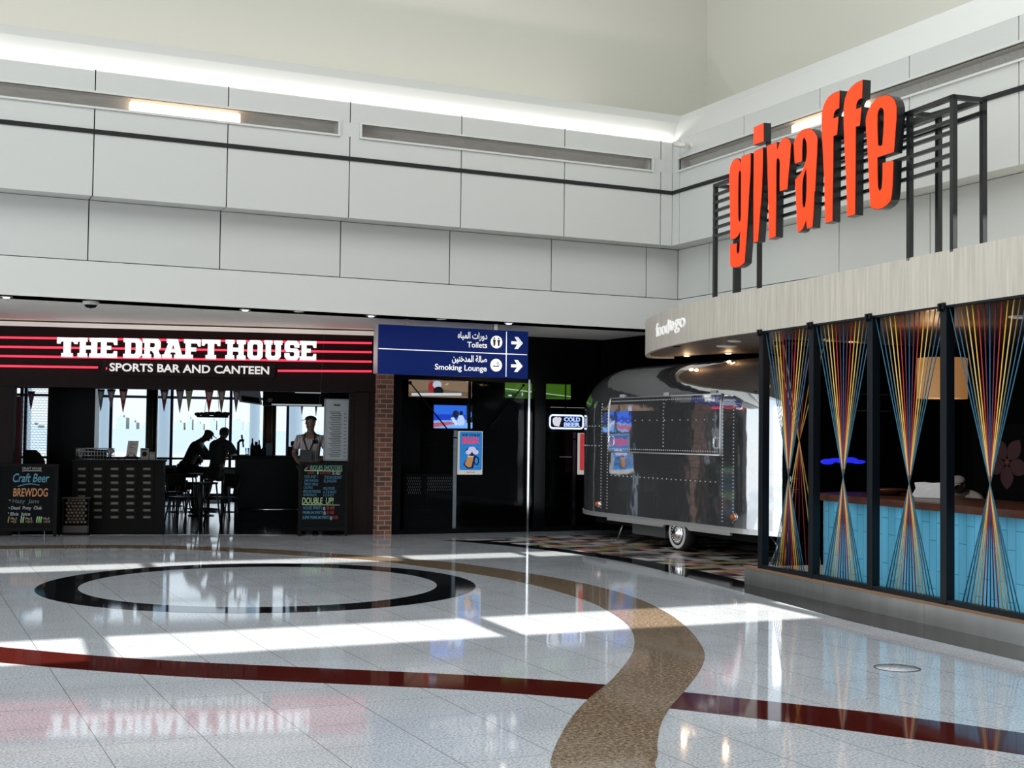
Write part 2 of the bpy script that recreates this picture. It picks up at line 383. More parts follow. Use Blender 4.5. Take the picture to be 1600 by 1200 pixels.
bb = [(7.40, 18.02), (7.95, 17.75), (8.25, 16.7), (8.47, 15.8), (8.62, 14.95), (8.66, 14.2), (8.58, 12.72), (8.44, 11.85), (8.40, 11.4), (8.2, 9.5), (8.0, 7.5), (7.6, 3.0)]
inlay('black_band_inlay', spline(bf) + spline(bb)[::-1], m_ring, .0012)
inlay('patchwork_inlay', spline([(7.60, 17.98), (7.95, 17.75), (8.25, 16.7), (8.47, 15.8), (8.62, 14.95), (8.66, 14.2), (8.58, 12.72), (8.44, 11.85), (8.40, 11.4)]) + [(13.5, 11.4), (13.5, 18.6), (9, 18.3)], m_patch, .0008)
# round access cover let into the floor
oc = Vector((6.26, 7.03, 0))
cov = thing('floor_access_cover', 'round stone access cover flush in the pale floor near the cafe kerb', 'access cover', oc)
MB().lathe([(.147, 0), (.147, .002), (0, .0024)], oc, seg=40).build('cover_plate', m_floor, cov)
MB().prism(ring_loops(oc.x, oc.y, .147, .156, 48), 0, .0026).build('cover_rim', m_gap, cov)
# bar floor
struct('floor_bar', MB().quad([SF.P(-9, .0035, .03), SF.P(-.02, .0035, .03), SF.P(.3, .0035, -12), SF.P(-9, .0035, -12)]), m_barfloor)
struct('floor_glazed_bay', MB().box(7.03, 15, 19.25, 24, -.01, .003), m_barfloor)

# ------------------------------------------------------------------ upper hall walls
def hall_wall(side, F, a0, a1, fj, lj, slots, lamps, corner_a):
    """F: frame whose c=0 plane is the soffit edge; fascia stands .31 proud"""
    g = .007
    struct('wall_' + side, MB().box(a0, a1, SOF, 6.3, -.5, -.022, F), m_gap)
    struct('wall_%s_band' % side, MB().box(a0, a1, SOF, 3.655, -.03, 0, F), m_band, bevel=0)
    mb = MB(); L = [a0] + lj + [a1]
    for p, q in zip(L[:-1], L[1:]): mb.box(p + g, q - g, 3.665, 4.415, -.03, 0, F)
    struct('wall_%s_lower_panels' % side, mb, m_panel, bevel=.004)
    mb = MB(); L = [a0] + fj + [corner_a]
    s0, s1 = 5.52, 5.69
    for p, q in zip(L[:-1], L[1:]):
        mb.box(p + g, q - g, 4.42, s0, .28, .31, F); mb.box(p + g, q - g, s1, 5.98, .28, .31, F)
        mb.box(p + g, q - g, 4.42, 4.44, -.02, .285, F)
    E = sorted(slots); xs = [a0] + [v for s_ in E for v in s_] + [corner_a]
    for i in range(0, len(xs), 2):
        if xs[i + 1] - xs[i] > .02: mb.box(xs[i] + .002, xs[i + 1] - .002, s0 - .01, s1 + .01, .26, .309, F)
    struct('wall_%s_fascia' % side, mb, m_panel, bevel=.003)
    struct('wall_%s_fascia_core' % side, MB().box(a0, corner_a - .0, 4.45, 5.50, .0, .27, F).box(a0, corner_a, 5.71, 5.97, -.02, .27, F).box(a0, corner_a, 5.4, 5.8, -.02, .05, F), m_gap)
    struct('trim_%s' % {'left': 1, 'right': 2}[side], MB().box(a0, corner_a + .0, 5.185, 5.24, .30, .325, F), m_gap)
    # cove: pale surface leaning back from the fascia top to the ledge
    prof = [(.31, 5.98), (.30, 6.0), (.20, 6.16), (.08, 6.34), (-.06, 6.50), (-.3, 6.5), (-1.6, 6.5)]
    mb = MB()
    vs = []; fs = []
    for c, z in prof:
        # inner-corner mitre: the run stops on the 45 degree line
        e = corner_a + (.31 - c)
        vs += [F.P(a0, z, c), F.P(e, z, c)]
    if side == 'right':
        vs = []
        for c, z in prof: vs += [F.P(.31 - (.31 - c), z, c), F.P(a1, z, c)]
    for i in range(len(prof) - 1): fs.append((2 * i, 2 * i + 1, 2 * i + 3, 2 * i + 2))
    mb._add(vs, fs, False); struct('wall_%s_cove' % side, mb, m_band)
    # long light slots
    for i, (p, q) in enumerate(E):
        o = thing('linear_light_slot', SLOT_LABEL[side][i], 'wall light', F.P((max(p, a0) + q) / 2, 5.6, .3), 'long recessed light slots in the white walls')
        fr = MB()
        fr.box(p - .03, q + .03, s1, s1 + .025, .28, .335, F).box(p - .03, q + .03, s0 - .025, s0, .28, .335, F)
        fr.box(p - .03, p, s0, s1, .28, .335, F).box(q, q + .03, s0, s1, .28, .335, F)
        fr.build('frame', m_band, o)
        tr = MB()
        tr._add([F.P(p, s0, .30), F.P(q, s0, .30), F.P(q, s0 + .05, .10), F.P(p, s0 + .05, .10), F.P(q, s1, .14), F.P(p, s1, .14), F.P(q, s1, .30), F.P(p, s1, .30)],
                [(0, 1, 2, 3), (3, 2, 4, 5), (5, 4, 6, 7), (0, 3, 5, 7), (1, 6, 4, 2)])
        tr.build('reflector', m_trough, o)
        for (l0, l1) in lamps:
            if l0 > p and l1 < q:
                MB().box(l0, l1, s0 + .025, s1 - .02, .13, .23, F).build('lamp_tube', m_tube, o, bevel=.02)
SLOT_LABEL = {'left': ['long recessed light slot with one glowing tube, left end of the white wall', 'long unlit recessed light slot above the blue direction sign'],
              'right': ['long recessed light slot with a glowing tube behind the red sign letters']}
k = .9817
hall_wall('left', WA, -7, 11.4, [-4.35, -2.72, -1.10, .52, 2.149, 3.79, 5.421, 7.036, 8.648, 10.264], [-4.35, -2.72, -1.10, .53, 2.15, 3.79, 5.415, 7.01, 8.61, 10.215, 10.775],
          [(-6, 5.25), (5.58, 10.10)], [(2.58, 3.97)], 10.47)
hall_wall('right', WB, 0, 15.5, [.50, 2.12, 3.75, 5.36, 6.98, 8.6, 10.22, 11.84], [.0, .83, 2.12, 3.75, 5.36, 6.98, 8.6, 10.22, 11.84], [(.48, 15.2)], [(3.06, 4.5)], 15.5)
struct('wall_left_upper', MB().box(-18, 12.6, 18.4, 18.6, 6.3, 12), m_cream)
struct('wall_right_upper', MB().box(12.25, 12.45, -8, 18.5, 6.3, 12), m_cream)
struct('ceiling', MB().box(-18, 12.6, -8, 18.6, 12, 12.2), m_band)
# facade behind the viewer: solid with two high strips of clear openings between mullions
mb = MB()
Yf = -6.0
for z0, z1 in ((-.05, 6.87), (7.40, 9.56), (9.90, 12.2)): mb.box(-18, 16, Yf - .15, Yf, z0, z1)
for X in (-7.9, -4.8, -1.72, .11, 3.20, 6.24, 9.3): mb.box(X - .085, X + .085, Yf - .15, Yf, 6.8, 7.5)
for X in (-7.7, -4.6, -1.5, 1.0, 4.13, 5.83, 8.9): mb.box(X - .07, X + .07, Yf - .15, Yf, 9.5, 9.95)
struct('wall_back', mb, M('dark_facade', (.14, .15, .16), .6))
# soffit over the storefronts
struct('ceiling_soffit', MB().box(-7, 10.78, 16.96, 21.5, SOF, SOF + .2), m_soffit)
struct('ceiling_cafe', MB().box(10.9, 15.2, 2, 21.6, SOF + .01, SOF + .2), m_black)
struct('wall_cafe_back', MB().box(15, 15.2, 2, 21.6, 0, SOF), m_black)
struct('wall_cafe_side', MB().box(8.4, 15, 2, 2.2, 0, SOF), m_black)
struct('wall_beyond_glazing', MB().box(10.75, 15.2, 19.2, 19.35, 0, SOF), m_black)

# recessed downlights, sprinkler discs and the dome camera on the soffit
DLAB = ['recessed soffit downlight at the left edge of the view', 'recessed soffit downlight above the white bar lettering', 'recessed soffit downlight above the brick pillar', 'recessed soffit downlight above the blue direction sign']
for (x, y), lab in zip([(10, 463.5), (383, 483.5), (580, 493), (795, 504.5)], DLAB):
    p = fl(x, y, SOF)
    o = thing('downlight', lab, 'ceiling light', p, 'small downlights along the soffit')
    MB().lathe([(.075, 0), (.075, -.012), (.05, -.014), (.05, 0)], p, seg=20).build('rim', m_alu, o)
    MB().lathe([(.0, -.022), (.03, -.02), (.05, -.008), (.05, 0)], p, seg=16).build('lamp', m_down, o)
    L = light('downlight_beam', 'SPOT', p + Vector((0, 0, -.03)), 10, (1, .88, .72), spot_size=radians(125), spot_blend=.8, shadow_soft_size=.04)
for (x, y), lab in zip([(467, 486.5), (690, 498.5)], ['thin round sprinkler disc in the soffit above the bar lettering', 'thin round sprinkler disc in the soffit above the blue sign']):
    p = fl(x, y, SOF); tag(MB().lathe([(.07, 0), (.07, -.008), (0, -.012)], p, seg=20).build('sprinkler_cover', m_trim_l), lab, 'sprinkler', 'sprinkler discs in the soffit')
p = fl(142, 471, SOF)
o = thing('dome_sensor', 'dark rimmed dome sensor hanging under the soffit above the left of the bar sign', 'sensor', p)
MB().lathe([(.10, 0), (.10, -.03), (.085, -.045), (0, -.045)], p, seg=20).build('base', m_trim_l, o)
MB().lathe([(.08, -.045), (.06, -.075), (0, -.09)], p, seg=20).build('dome', m_blackgloss, o)
# small bullet camera on the right-hand wall
p = WB.at(1080, 227, .31)
o = thing('bullet_camera', 'small white bullet camera on the wall near the corner', 'camera', p)
n_ = WB.w
MB().lathe([(.045, 0), (.045, .02), (.0, .022)], p, n_, 14).build('wall_plate', m_trim_l, o)
MB().tube([p + n_ * .01, p + n_ * .09], .012).build('bracket', m_trim_l, o)
q = p + n_ * .10 + Vector((0, .0, -.01))
MB().tube([q + Vector((0, -.02, -.01)), q + Vector((-.10, .14, .03))], .036, 12).build('camera_body', m_trim_l, o)
MB().lathe([(.03, 0), (.03, .004), (0, .004)], q + Vector((-.10, .14, .03)), Vector((-.1, .16, .04)), 12).build('lens', m_blackgloss, o)

# ------------------------------------------------------------------ bar storefront
def sp(x, y, c=0.0): return SF.px(x, y, c)
HEAD = 2.22
# dark fascia board and jambs
struct('wall_storefront_head', MB().box(-9, .02, HEAD, 3.10, -.25, 0, SF), m_store)
struct('wall_storefront_lintel', MB().box(-9, .0, HEAD - .03, HEAD + .06, -.2, .02, SF), m_store)
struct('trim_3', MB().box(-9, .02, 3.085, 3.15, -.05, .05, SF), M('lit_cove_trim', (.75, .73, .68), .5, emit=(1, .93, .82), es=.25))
aj = sp(545, 700)[0]
struct('wall_storefront_jamb', MB().box(aj, .0, 0, HEAD, -.22, -.01, SF).box(aj + .08, -.10, 0, HEAD, -.2, .02, SF), m_store)
al = sp(20, 700)[0]
struct('wall_storefront_jamb_far', MB().box(-9, al, 0, HEAD, -.22, 0, SF), m_store)
# brick pillar
struct('wall_brick_pillar', MB().box(6.80, 7.035, 19.18, 19.5, 0, 2.75), m_brick)
struct('wall_pillar_top', MB().box(6.80, 7.035, 19.2, 19.5, 2.75, SOF), m_store)

# red neon tubes: four runs
neon = thing('neon_strip_sign', 'red neon tubes running across the dark bar fascia', 'neon sign', SF.P(-3, 2.75, .03))
def run(x0, y0, x1, y1):
    a, b = sp(x0, y0, .06); a2, b2 = sp(x1, y1, .06)
    mb = MB().tube([SF.P(a, b, .06), SF.P(a2, b2, .06)], .016, 8)
    mb.build('neon_tube', m_neon, neon)
    cl = MB(); n = max(2, int((a2 - a) / .8))
    for i in range(n + 1):
        t = a + .05 + (a2 - a - .1) * i / n; zz = b + (b2 - b) * i / n
        cl.box(t - .01, t + .01, zz - .022, zz + .022, 0, .05, SF)
    cl.build('tube_clip', m_black, neon)
run(-60, 526.3, 581, 536.2); run(-60, 541, 581, 550.3); run(-60, 555.3, 581, 565.2); run(-60, 570.8, 153, 574.2); run(434, 579.4, 581, 580.2)
run(165.5, 575.6, 167.5, 575.7)

# slab letters of the bar name, as polygons in a unit cell
def T_(): return [[(0, 1), (0, .68), (.14, .68), (.2, .8), (.33, .8), (.33, .2), (.22, .2), (.22, 0), (.78, 0), (.78, .2), (.67, .2), (.67, .8), (.8, .8), (.86, .68), (1, .68), (1, 1)]]
def H_(): return [[(0, 1), (0, .8), (.1, .8), (.1, .2), (0, .2), (0, 0), (.44, 0), (.44, .2), (.36, .2), (.36, .41), (.64, .41), (.64, .2), (.56, .2), (.56, 0), (1, 0), (1, .2), (.9, .2), (.9, .8), (1, .8), (1, 1), (.56, 1), (.56, .8), (.64, .8), (.64, .6), (.36, .6), (.36, .8), (.44, .8), (.44, 1)]]
def E_(): return [[(0, 1), (0, .8), (.1, .8), (.1, .2), (0, .2), (0, 0), (1, 0), (1, .34), (.84, .34), (.78, .2), (.4, .2), (.4, .41), (.66, .41), (.66, .6), (.4, .6), (.4, .8), (.78, .8), (.84, .66), (1, .66), (1, 1)]]
def D_(): return [[(0, 1), (0, .8), (.1, .8), (.1, .2), (0, .2), (0, 0), (.82, 0), (1, .16), (1, .84), (.82, 1)], [(.40, .8), (.40, .2), (.62, .2), (.68, .27), (.68, .73), (.62, .8)]]
def R_(): return [[(0, 1), (0, .8), (.1, .8), (.1, .2), (0, .2), (0, 0), (.46, 0), (.46, .2), (.38, .2), (.38, .38), (.5, .38), (.62, .2), (.62, 0), (1, 0), (1, .2), (.92, .2), (.84, .42), (.96, .54), (.96, .86), (.82, 1)], [(.38, .8), (.38, .56), (.6, .56), (.66, .62), (.66, .74), (.6, .8)]]
def A_(): return [[(0, 0), (0, .2), (.08, .2), (.28, .8), (.2, .8), (.2, 1), (.72, 1), (.92, .2), (1, .2), (1, 0), (.56, 0), (.56, .2), (.64, .2), (.61, .32), (.39, .32), (.36, .2), (.44, .2), (.44, 0)], [(.43, .48), (.57, .48), (.5, .76)]]
def F_(): return [[(0, 1), (0, .8), (.1, .8), (.1, .2), (0, .2), (0, 0), (.56, 0), (.56, .2), (.42, .2), (.42, .38), (.74, .38), (.74, .58), (.42, .58), (.42, .8), (.8, .8), (.86, .64), (1, .64), (1, 1)]]
def O_(): return [[(0, .84), (0, .16), (.18, 0), (.82, 0), (1, .16), (1, .84), (.82, 1), (.18, 1)], [(.34, .74), (.40, .8), (.6, .8), (.66, .74), (.66, .26), (.6, .2), (.4, .2), (.34, .26)]]
def U_(): return [[(0, 1), (0, .8), (.08, .8), (.08, .16), (.24, 0), (.76, 0), (.92, .16), (.92, .8), (1, .8), (1, 1), (.54, 1), (.54, .8), (.62, .8), (.62, .26), (.57, .2), (.43, .2), (.38, .26), (.38, .8), (.46, .8), (.46, 1)]]
def S_(): return [[(0, .84), (0, .56), (.14, .43), (.6, .43), (.66, .36), (.66, .26), (.6, .2), (.4, .2), (.34, .26), (.34, .36), (0, .36), (0, .16), (.18, 0), (.82, 0), (1, .16), (1, .46), (.86, .6), (.4, .6), (.34, .66), (.34, .74), (.4, .8), (.6, .8), (.66, .74), (.66, .66), (1, .66), (1, .84), (.82, 1), (.18, 1)]]
CELL = [(T_, 89, 120), (H_, 121.5, 154), (E_, 155, 182.3), (D_, 193, 221), (R_, 223, 251.5), (A_, 254, 286.5), (F_, 287.5, 312.7), (T_, 315.2, 343.8), (H_, 352.5, 383.6), (O_, 387, 410.3), (U_, 413, 440.8), (S_, 445, 467.5), (E_, 469, 494)]
NM = 'THEDRAFTHOUSE'
nsign = thing('bar_name_sign', 'white bulb-lit slab lettering of the bar name over red neon', 'sign', SF.P(-3.5, 2.75, .08))
for (fn, x0, x1), ch in zip(CELL, NM):
    ym = lambda x: 526.8 + (x - 89) * (532.8 - 526.8) / 405
    yb = lambda x: 557.6 + (x - 89) * (563.2 - 557.6) / 405
    aL, bT = sp(x0, ym(x0), .16); aR, bB = sp(x1, yb(x1), .16)
    loops = [[(aL + (aR - aL) * px_, bB + (bT - bB) * py_) for px_, py_ in L] for L in fn()]
    lt = MB().prism(loops, .08, .155, SF).build('letter', M_SIDE if 'M_SIDE' in globals() else m_white_sign, nsign)
    MB().prism([[(sum(p[0] for p in loops[0]) / len(loops[0]) + (q[0] - sum(p[0] for p in loops[0]) / len(loops[0])) * .985, q[1]) for q in L] for L in loops], .156, .16, SF).build('bulb_face', m_led, lt)
    MB().box((aL + aR) / 2 - .015, (aL + aR) / 2 + .015, bB + .02, bB + .06, 0, .09, SF).build('mount', m_black, lt)
# second line: SPORTS BAR AND CANTEEN on its own dark board
sb = thing('tagline_sign', 'small pale lettering on a dark board below the bar name', 'sign', SF.P(-3.3, 2.5, .05))
a0, b0 = sp(166, 584.5, .05); a1, b1 = sp(424, 570, .05)
MB().box(a0 - .06, a1 + .06, b0 - .015, b1 + .03, 0, .045, SF).build('board', M('tagline_board', (.012, .006, .006), .5, spec=.15), sb, bevel=.004)
aa, bb_ = sp(171, 580.2, .05); ac, bc = sp(420.5, 584, .05); at_, bt = sp(171, 567.3, .05)
MB().text(SF, 'SPORTS BAR AND CANTEEN', aa, (bb_ + bc) / 2 - .0, (bt - bb_) * .92, .045, .02, width=ac - aa, bold=.022).build('lettering', m_white_sign, sb)

# ------------------------------------------------------------------ direction sign hung from the soffit
BS = Fr((0, 17.3, 0), (1, 0, 0))
l, t = BS.px(591, 508.6); r, b = BS.px(823.5, 588)
ds = thing('direction_sign', 'blue hanging direction sign to toilets and smoking lounge with white arrows', 'sign', (( l + r) / 2, 17.3, (t + b) / 2))
t = BS.px(700, 513)[1]; b = BS.px(700, 586)[1]
MB().box(l, r, b, t, -.14, 0, BS).build('sign_panel', m_navy, ds)
MB().box(l - .012, l, b - .01, t + .01, -.145, .006, BS).build('end_cap', m_alu, ds)
MB().box(r, r + .01, b - .01, t + .01, -.145, .004, BS).build('end_cap', m_navy, ds)
MB().box(l, r, t, t + .01, -.145, .004, BS).box(l, r, b - .01, b, -.145, .004, BS).build('edge_rail', m_navy, ds)
for x in (637, 777):
    a = BS.px(x, 512)[0]; MB().box(a - .028, a + .028, t, SOF, -.10, -.045, BS).build('hanger', m_alu, ds)
mid = (t + b) / 2 + .003; av = BS.px(791, 550)[0]
MB().box(l + .01, r - .005, mid - .006, mid + .006, 0, .003, BS).box(av - .006, av + .006, b + .005, t - .005, 0, .003, BS).build('divider_line', m_signwhite, ds)
wr = MB()
xr = BS.px(761, 540)[0]; H2 = (t - b) / 2
for base, en, ar in ((mid, 'Toilets', '\uFEE9\uFE8E\uFEF4\uFEE4\uFEDF\uFE8D \uFE95\uFE8D\uFEAD\uFEED\uFEA9'), (b, 'Smoking Lounge', '\uFEE6\uFEF4\uFEE8\uFEA7\uFEAA\uFEE4\uFEDF\uFE8D \uFE94\uFEDF\uFE8E\uFEBB')):
    we = BS.px(761, 545)[0] - BS.px(730 if en == 'Toilets' else 680, 545)[0]
    wa = BS.px(761, 545)[0] - BS.px(715 if en == 'Toilets' else 706.5, 545)[0]
    MB().text(BS, en, xr, base + H2 * .22, .078, 0, .003, 'RIGHT', we, .012).build('lettering', m_signwhite, ds)
    MB().text(BS, ar, xr, base + H2 * .60, .088, 0, .003, 'RIGHT', wa, .018).build('lettering', m_signwhite, ds)
ac_ = BS.px(775.5, 545)[0]; rc = .092
for base, kind in ((mid, 'wc'), (b, 'smoke')):
    cz = base + H2 * .50
    disc = MB().prism([(ac_ + rc * cos(2 * pi * k / 32), cz + rc * sin(2 * pi * k / 32)) for k in range(32)], 0, .004, BS).build('pictogram_disc', m_signwhite, ds)
    g = MB()
    if kind == 'wc':
        for s_ in (-.035, .035):
            g.prism([(ac_ + s_ + .012 * cos(2 * pi * k / 12), cz + .052 + .012 * sin(2 * pi * k / 12)) for k in range(12)], .004, .006, BS)
            g.prism([(ac_ + s_ - .022, cz + .034), (ac_ + s_ - .016, cz - .02), (ac_ + s_ - .012, cz - .058), (ac_ + s_ + .012, cz - .058), (ac_ + s_ + .016, cz - .02), (ac_ + s_ + .022, cz + .034)], .004, .006, BS)
    else:
        g.box(ac_ - .055, ac_ + .045, cz - .022, cz - .008, .004, .006, BS)
        g.tube([BS.P(ac_ + .05, cz - .008, .005), BS.P(ac_ + .058, cz + .012, .005), BS.P(ac_ + .03, cz + .022, .005), BS.P(ac_ + .035, cz + .045, .005)], .004, 5)
        g.tube([BS.P(ac_ + .03, cz - .006, .005), BS.P(ac_ + .018, cz + .02, .005), BS.P(ac_ + .01, cz + .04, .005), BS.P(ac_ + .03, cz + .052, .005)], .004, 5)
    g.build('pictogram', m_gap if kind == 'wc' else m_navy, disc)
    ax_ = BS.px(808, 545)[0]
    MB().prism([(ax_ - .095, cz + .022), (ax_ - .0, cz + .022), (ax_ - .045, cz + .088), (ax_ + .01, cz + .088), (ax_ + .092, cz), (ax_ + .01, cz - .088), (ax_ - .045, cz - .088), (ax_ - .0, cz - .022), (ax_ - .095, cz - .022)], 0, .004, BS).build('arrow', m_signwhite, ds)

# ------------------------------------------------------------------ cafe: canopy, kerb, platform
CZ0, CZ1 = 2.72, 3.15
g_end = GF.P(9.2, 0)
edge = [(GF.P(9.2, 0).x, GF.P(9.2, 0).y), (GF.P(4, 0).x, GF.P(4, 0).y), (GF.P(.6, 0).x, GF.P(.6, 0).y), (8.36, 12.25), (8.50, 13.05), (8.70, 13.85), (8.97, 14.67), (9.32, 15.45), (9.62, 15.93)]
edge = edge[:2] + spline(edge[2:], 8)
tip = [(9.62, 15.93), (9.78, 16.12), (9.98, 16.16), (10.14, 16.02)]
outer = edge + spline(tip, 5)[1:]
rear = [(10.2, 15.55), (10.32, 15.1), (10.6, 14.75), (10.9, 14.65), (14.9, 14.65), (14.9, g_end.y)]
canopy = thing('cafe_canopy', 'pale limed wood canopy with rounded end over the cafe front', 'canopy', (9.5, 10, CZ0))
th = .05
mb = MB(); n = len(outer)
nor = []
for i in range(n):
    p = Vector(outer[max(i - 1, 0)]); q = Vector(outer[min(i + 1, n - 1)]); d = (q - p).normalized(); nor.append(Vector((d.y, -d.x)))
vs = []
for (x, y), nn in zip(outer, nor): vs += [(x, y, CZ0 - .03), (x, y, CZ1), (x + nn.x * th, y + nn.y * th, CZ0 - .03), (x + nn.x * th, y + nn.y * th, CZ1)]
fs = []
for i in range(n - 1):
    a, b = 4 * i, 4 * i + 4; fs += [(a, a + 1, b + 1, b), (a + 2, b + 2, b + 3, a + 3), (a + 1, a + 3, b + 3, b + 1), (a, b, b + 2, a + 2)]
mb._add(vs, fs, False); mb.build('fascia', m_wood, canopy)
inner = [(x + nn.x * th * .9, y + nn.y * th * .9) for (x, y), nn in zip(outer, nor)]
MB().prism(inner + rear, CZ0, CZ0 + .05).build('timber_soffit', m_woodceil, canopy)
MB().prism(inner + rear, CZ1 - .06, CZ1 - .02).build('roof_deck', m_trim_l, canopy)
# fascia panel joints
jb = MB()
for x in (1418, 1216):
    a, b_ = GF.px(x, 430); jb.box(a - .003, a + .003, CZ0 - .02, CZ1, -.001, .0015, GF)
jb.build('panel_joint', m_trough, canopy)
# lights in the canopy soffit
for (x, y, r_), lab in zip([(1135.5, 540, .13), (1148, 532, .085), (1597, 494, .12)], ['large white disc light under the rounded end of the wooden canopy', 'small white disc light under the wooden canopy, behind the large one', 'white disc light under the canopy at the right edge of the view']):
    p = fl(x, y, CZ0)
    o = thing('disc_light', lab, 'ceiling light', p, 'white disc lights under the canopy')
    MB().lathe([(r_, 0), (r_, -.012), (r_ * .9, -.016)], p, seg=24).build('rim', m_trim_l, o)
    MB().lathe([(r_ * .9, -.016), (0, -.017)], p, seg=24).build('diffuser', M('unlit_diffuser', (.75, .73, .68), .6, emit=(1, .95, .85), es=.15), o)
m_warm = M('warm_spot_lamp', (1, .8, .5), .4, emit=(1, .72, .45), es=7)
for (x, y), lab in zip([(1073, 555), (1138, 551), (1290, 541), (1330, 540)], ['recessed warm spot near the rounded canopy tip', 'recessed warm spot in the canopy left of the string screens', 'recessed warm spot seen through the second string screen', 'recessed pale spot seen through the right of the second string screen']):
    p = fl(x, y, CZ0)
    o = thing('recessed_spot', lab, 'ceiling light', p, 'recessed warm spots in the canopy')
    MB().lathe([(.06, 0), (.06, -.01), (.042, -.012)], p, seg=16).build('rim', m_edgewood, o)
    MB().lathe([(.042, -.012), (.02, -.02), (0, -.021)], p, seg=12).build('lamp', m_warm, o)
    L = light('spot_glow', 'POINT', p + Vector((0, 0, -.10)), 2.2, (1, .66, .36), shadow_soft_size=.03)
p = fl(1056, 541, CZ0); tag(MB().lathe([(.06, 0), (.06, -.008), (0, -.01)], p, seg=18).build('vent_cap', m_black), 'small dark round vent in the underside of the canopy tip', 'vent')

# "food to go" lettering on the curved canopy end
fsg = thing('food_to_go_sign', 'small white raised lettering on the rounded end of the wooden canopy', 'sign', fl(1050, 516, 2.95))
p0 = fl(1026, 524, 2.90); 
def on_edge(x):
    # point of the canopy outline seen at image column x
    best = None
    for i in range(len(edge) - 3):
        for k_ in range(12):
            q = Vector(outer[i]).lerp(Vector(outer[i + 1]), k_ / 12); v = ROT.transposed() @ (Vector((q.x, q.y, 2.93)) - EYE)
            X = 800 + FPX * v.x / v.z
            if best is None or abs(X - x) < best[0]: best = (abs(X - x), q)
    return best[1]
cx_ = 1026.5
for word, x0, x1 in (('food', 1026.5, 1046), ('to', 1047.5, 1054), ('go', 1055.5, 1071.5)):
    q0 = on_edge(x0); q1 = on_edge(x1); F_ = Fr((q0.x, q0.y, 2.83 + .013 * (x0 - 1026) / 12), (q1.x - q0.x, q1.y - q0.y, 0))
    MB().text(F_, word, 0, 0.02, .17, .004, .014, 'LEFT', (q1 - q0).length, .0).build('word', M('white_raised_letter', (.9, .9, .88), .4, emit=(1, 1, 1), es=.25), fsg)

# kerb, platform, timber strip
KH = .185
kerb = thing('cafe_kerb', 'brushed metal kerb with a timber edge along the cafe front', 'kerb', GF.P(3, 0, 0))
mb = MB(); cuts = [0, 1.55, 3.1, 4.65, 6.2, 7.75, 9.3]
for p_, q_ in zip(cuts[:-1], cuts[1:]): mb.box(p_ + .002, q_ - .002, 0, KH - .012, -.03, 0, GF)
mb.box(-.0, .03, 0, KH - .012, -.35, -.03, GF)
mb.build('metal_face', m_kerb, kerb)
MB().box(-.005, 9.3, KH - .012, KH + .012, -.06, .012, GF).build('timber_edge', m_edgewood, kerb)
struct('floor_cafe', MB().prism([tuple(GF.P(.03, 0, -.03)[:2]), tuple(GF.P(9.3, 0, -.03)[:2]), (14.9, 2.3), (14.9, 11.3), tuple(GF.P(.03, 0, -.9)[:2])], 0, KH), m_platform)

# steel posts and string screens
POST = [(1188, 700), (1266.5, 700), (1358.5, 700), (1473.5, 700)]
pa = [GF.px(x, y, .0)[0] for x, y in POST]
pa.append(pa[-1] + (pa[-1] - pa[-2]) * 1.0)
PL = ['steel post at the left end of the string screens', 'steel post between the first and second string screens', 'steel post between the second and third string screens', 'steel post between the third and fourth string screens']
hw = .042
for i, a in enumerate(pa[:4]):
    o = thing('screen_post', 'dark blue-black ' + PL[i], 'post', GF.P(a, KH + .012, -.03), 'dark posts of the cafe front')
    MB().box(a - hw, a + hw, KH + .018, CZ0, -.085, 0, GF).build('shaft', m_frame, o, bevel=.004)
    MB().box(a - hw, a + hw, KH + .012, KH + .02, -.095, .008, GF).build('base_plate', m_frame, o)
    MB().box(a - .03, a - .005, CZ0 - .08, CZ0 - .012, .0, .035, GF).box(a + .02, a + .04, CZ0 - .06, CZ0 - .012, .0, .03, GF).build('clip', m_frame, o)
SC_COL = {'B': paint('blue_cord', '#235a7a'), 'T': paint('teal_cord', '#2a6276'), 'O': paint('olive_cord', '#7a7355'), 'Y': paint('yellow_cord', '#e3ae3c'), 'C': paint('cream_cord', '#dcbf7c'),
          'R': paint('red_cord', '#a8282c'), 'M': paint('maroon_cord', '#571f36'), 'N': paint('navy_cord', '#1f4d7a')}
ORDER = 'TBOCYRMNMRYCOBT'
SL = ['string screen with the shiny caravan end showing through it', 'string screen before the rounded end of the turquoise counter', 'string screen partly covering the left of the drum lampshade', 'string screen nearest the viewer, before the flower panel']
for i in range(4):
    p_, q_ = pa[i] + hw, pa[i + 1] - hw
    o = thing('string_screen', 'hourglass ' + SL[i], 'string screen', GF.P((p_ + q_) / 2, KH, -.04), 'string screens of the cafe front')
    zb, zt = KH + .05, CZ0 - .03
    MB().box(p_ + .003, q_ - .003, CZ0 - .05, CZ0 - .005, -.07, -.005, GF).build('top_rail', m_frame, o)
    MB().box(p_ + .003, q_ - .003, KH + .012, KH + .055, -.08, -.005, GF).build('bottom_rail', m_frame, o)
    m_ = (p_ + q_) / 2; wd = (q_ - p_); zc = KH + (CZ0 - KH) * (.40 + .01 * (i % 2)); nS = len(ORDER)
    for k_, ch in enumerate(ORDER):
        u_ = (k_ - (nS - 1) / 2) / ((nS - 1) / 2)
        at_ = m_ + u_ * wd * .505; ab_ = m_ - u_ * wd * .37
        ac_ = m_ - u_ * .012; c_ = -.035 - .002 * k_
        MB().tube([GF.P(at_, zt, c_), GF.P(ac_, zc, c_), GF.P(ab_, zb - .01, c_)], .0052, 6).build('cord', SC_COL[ch], o)
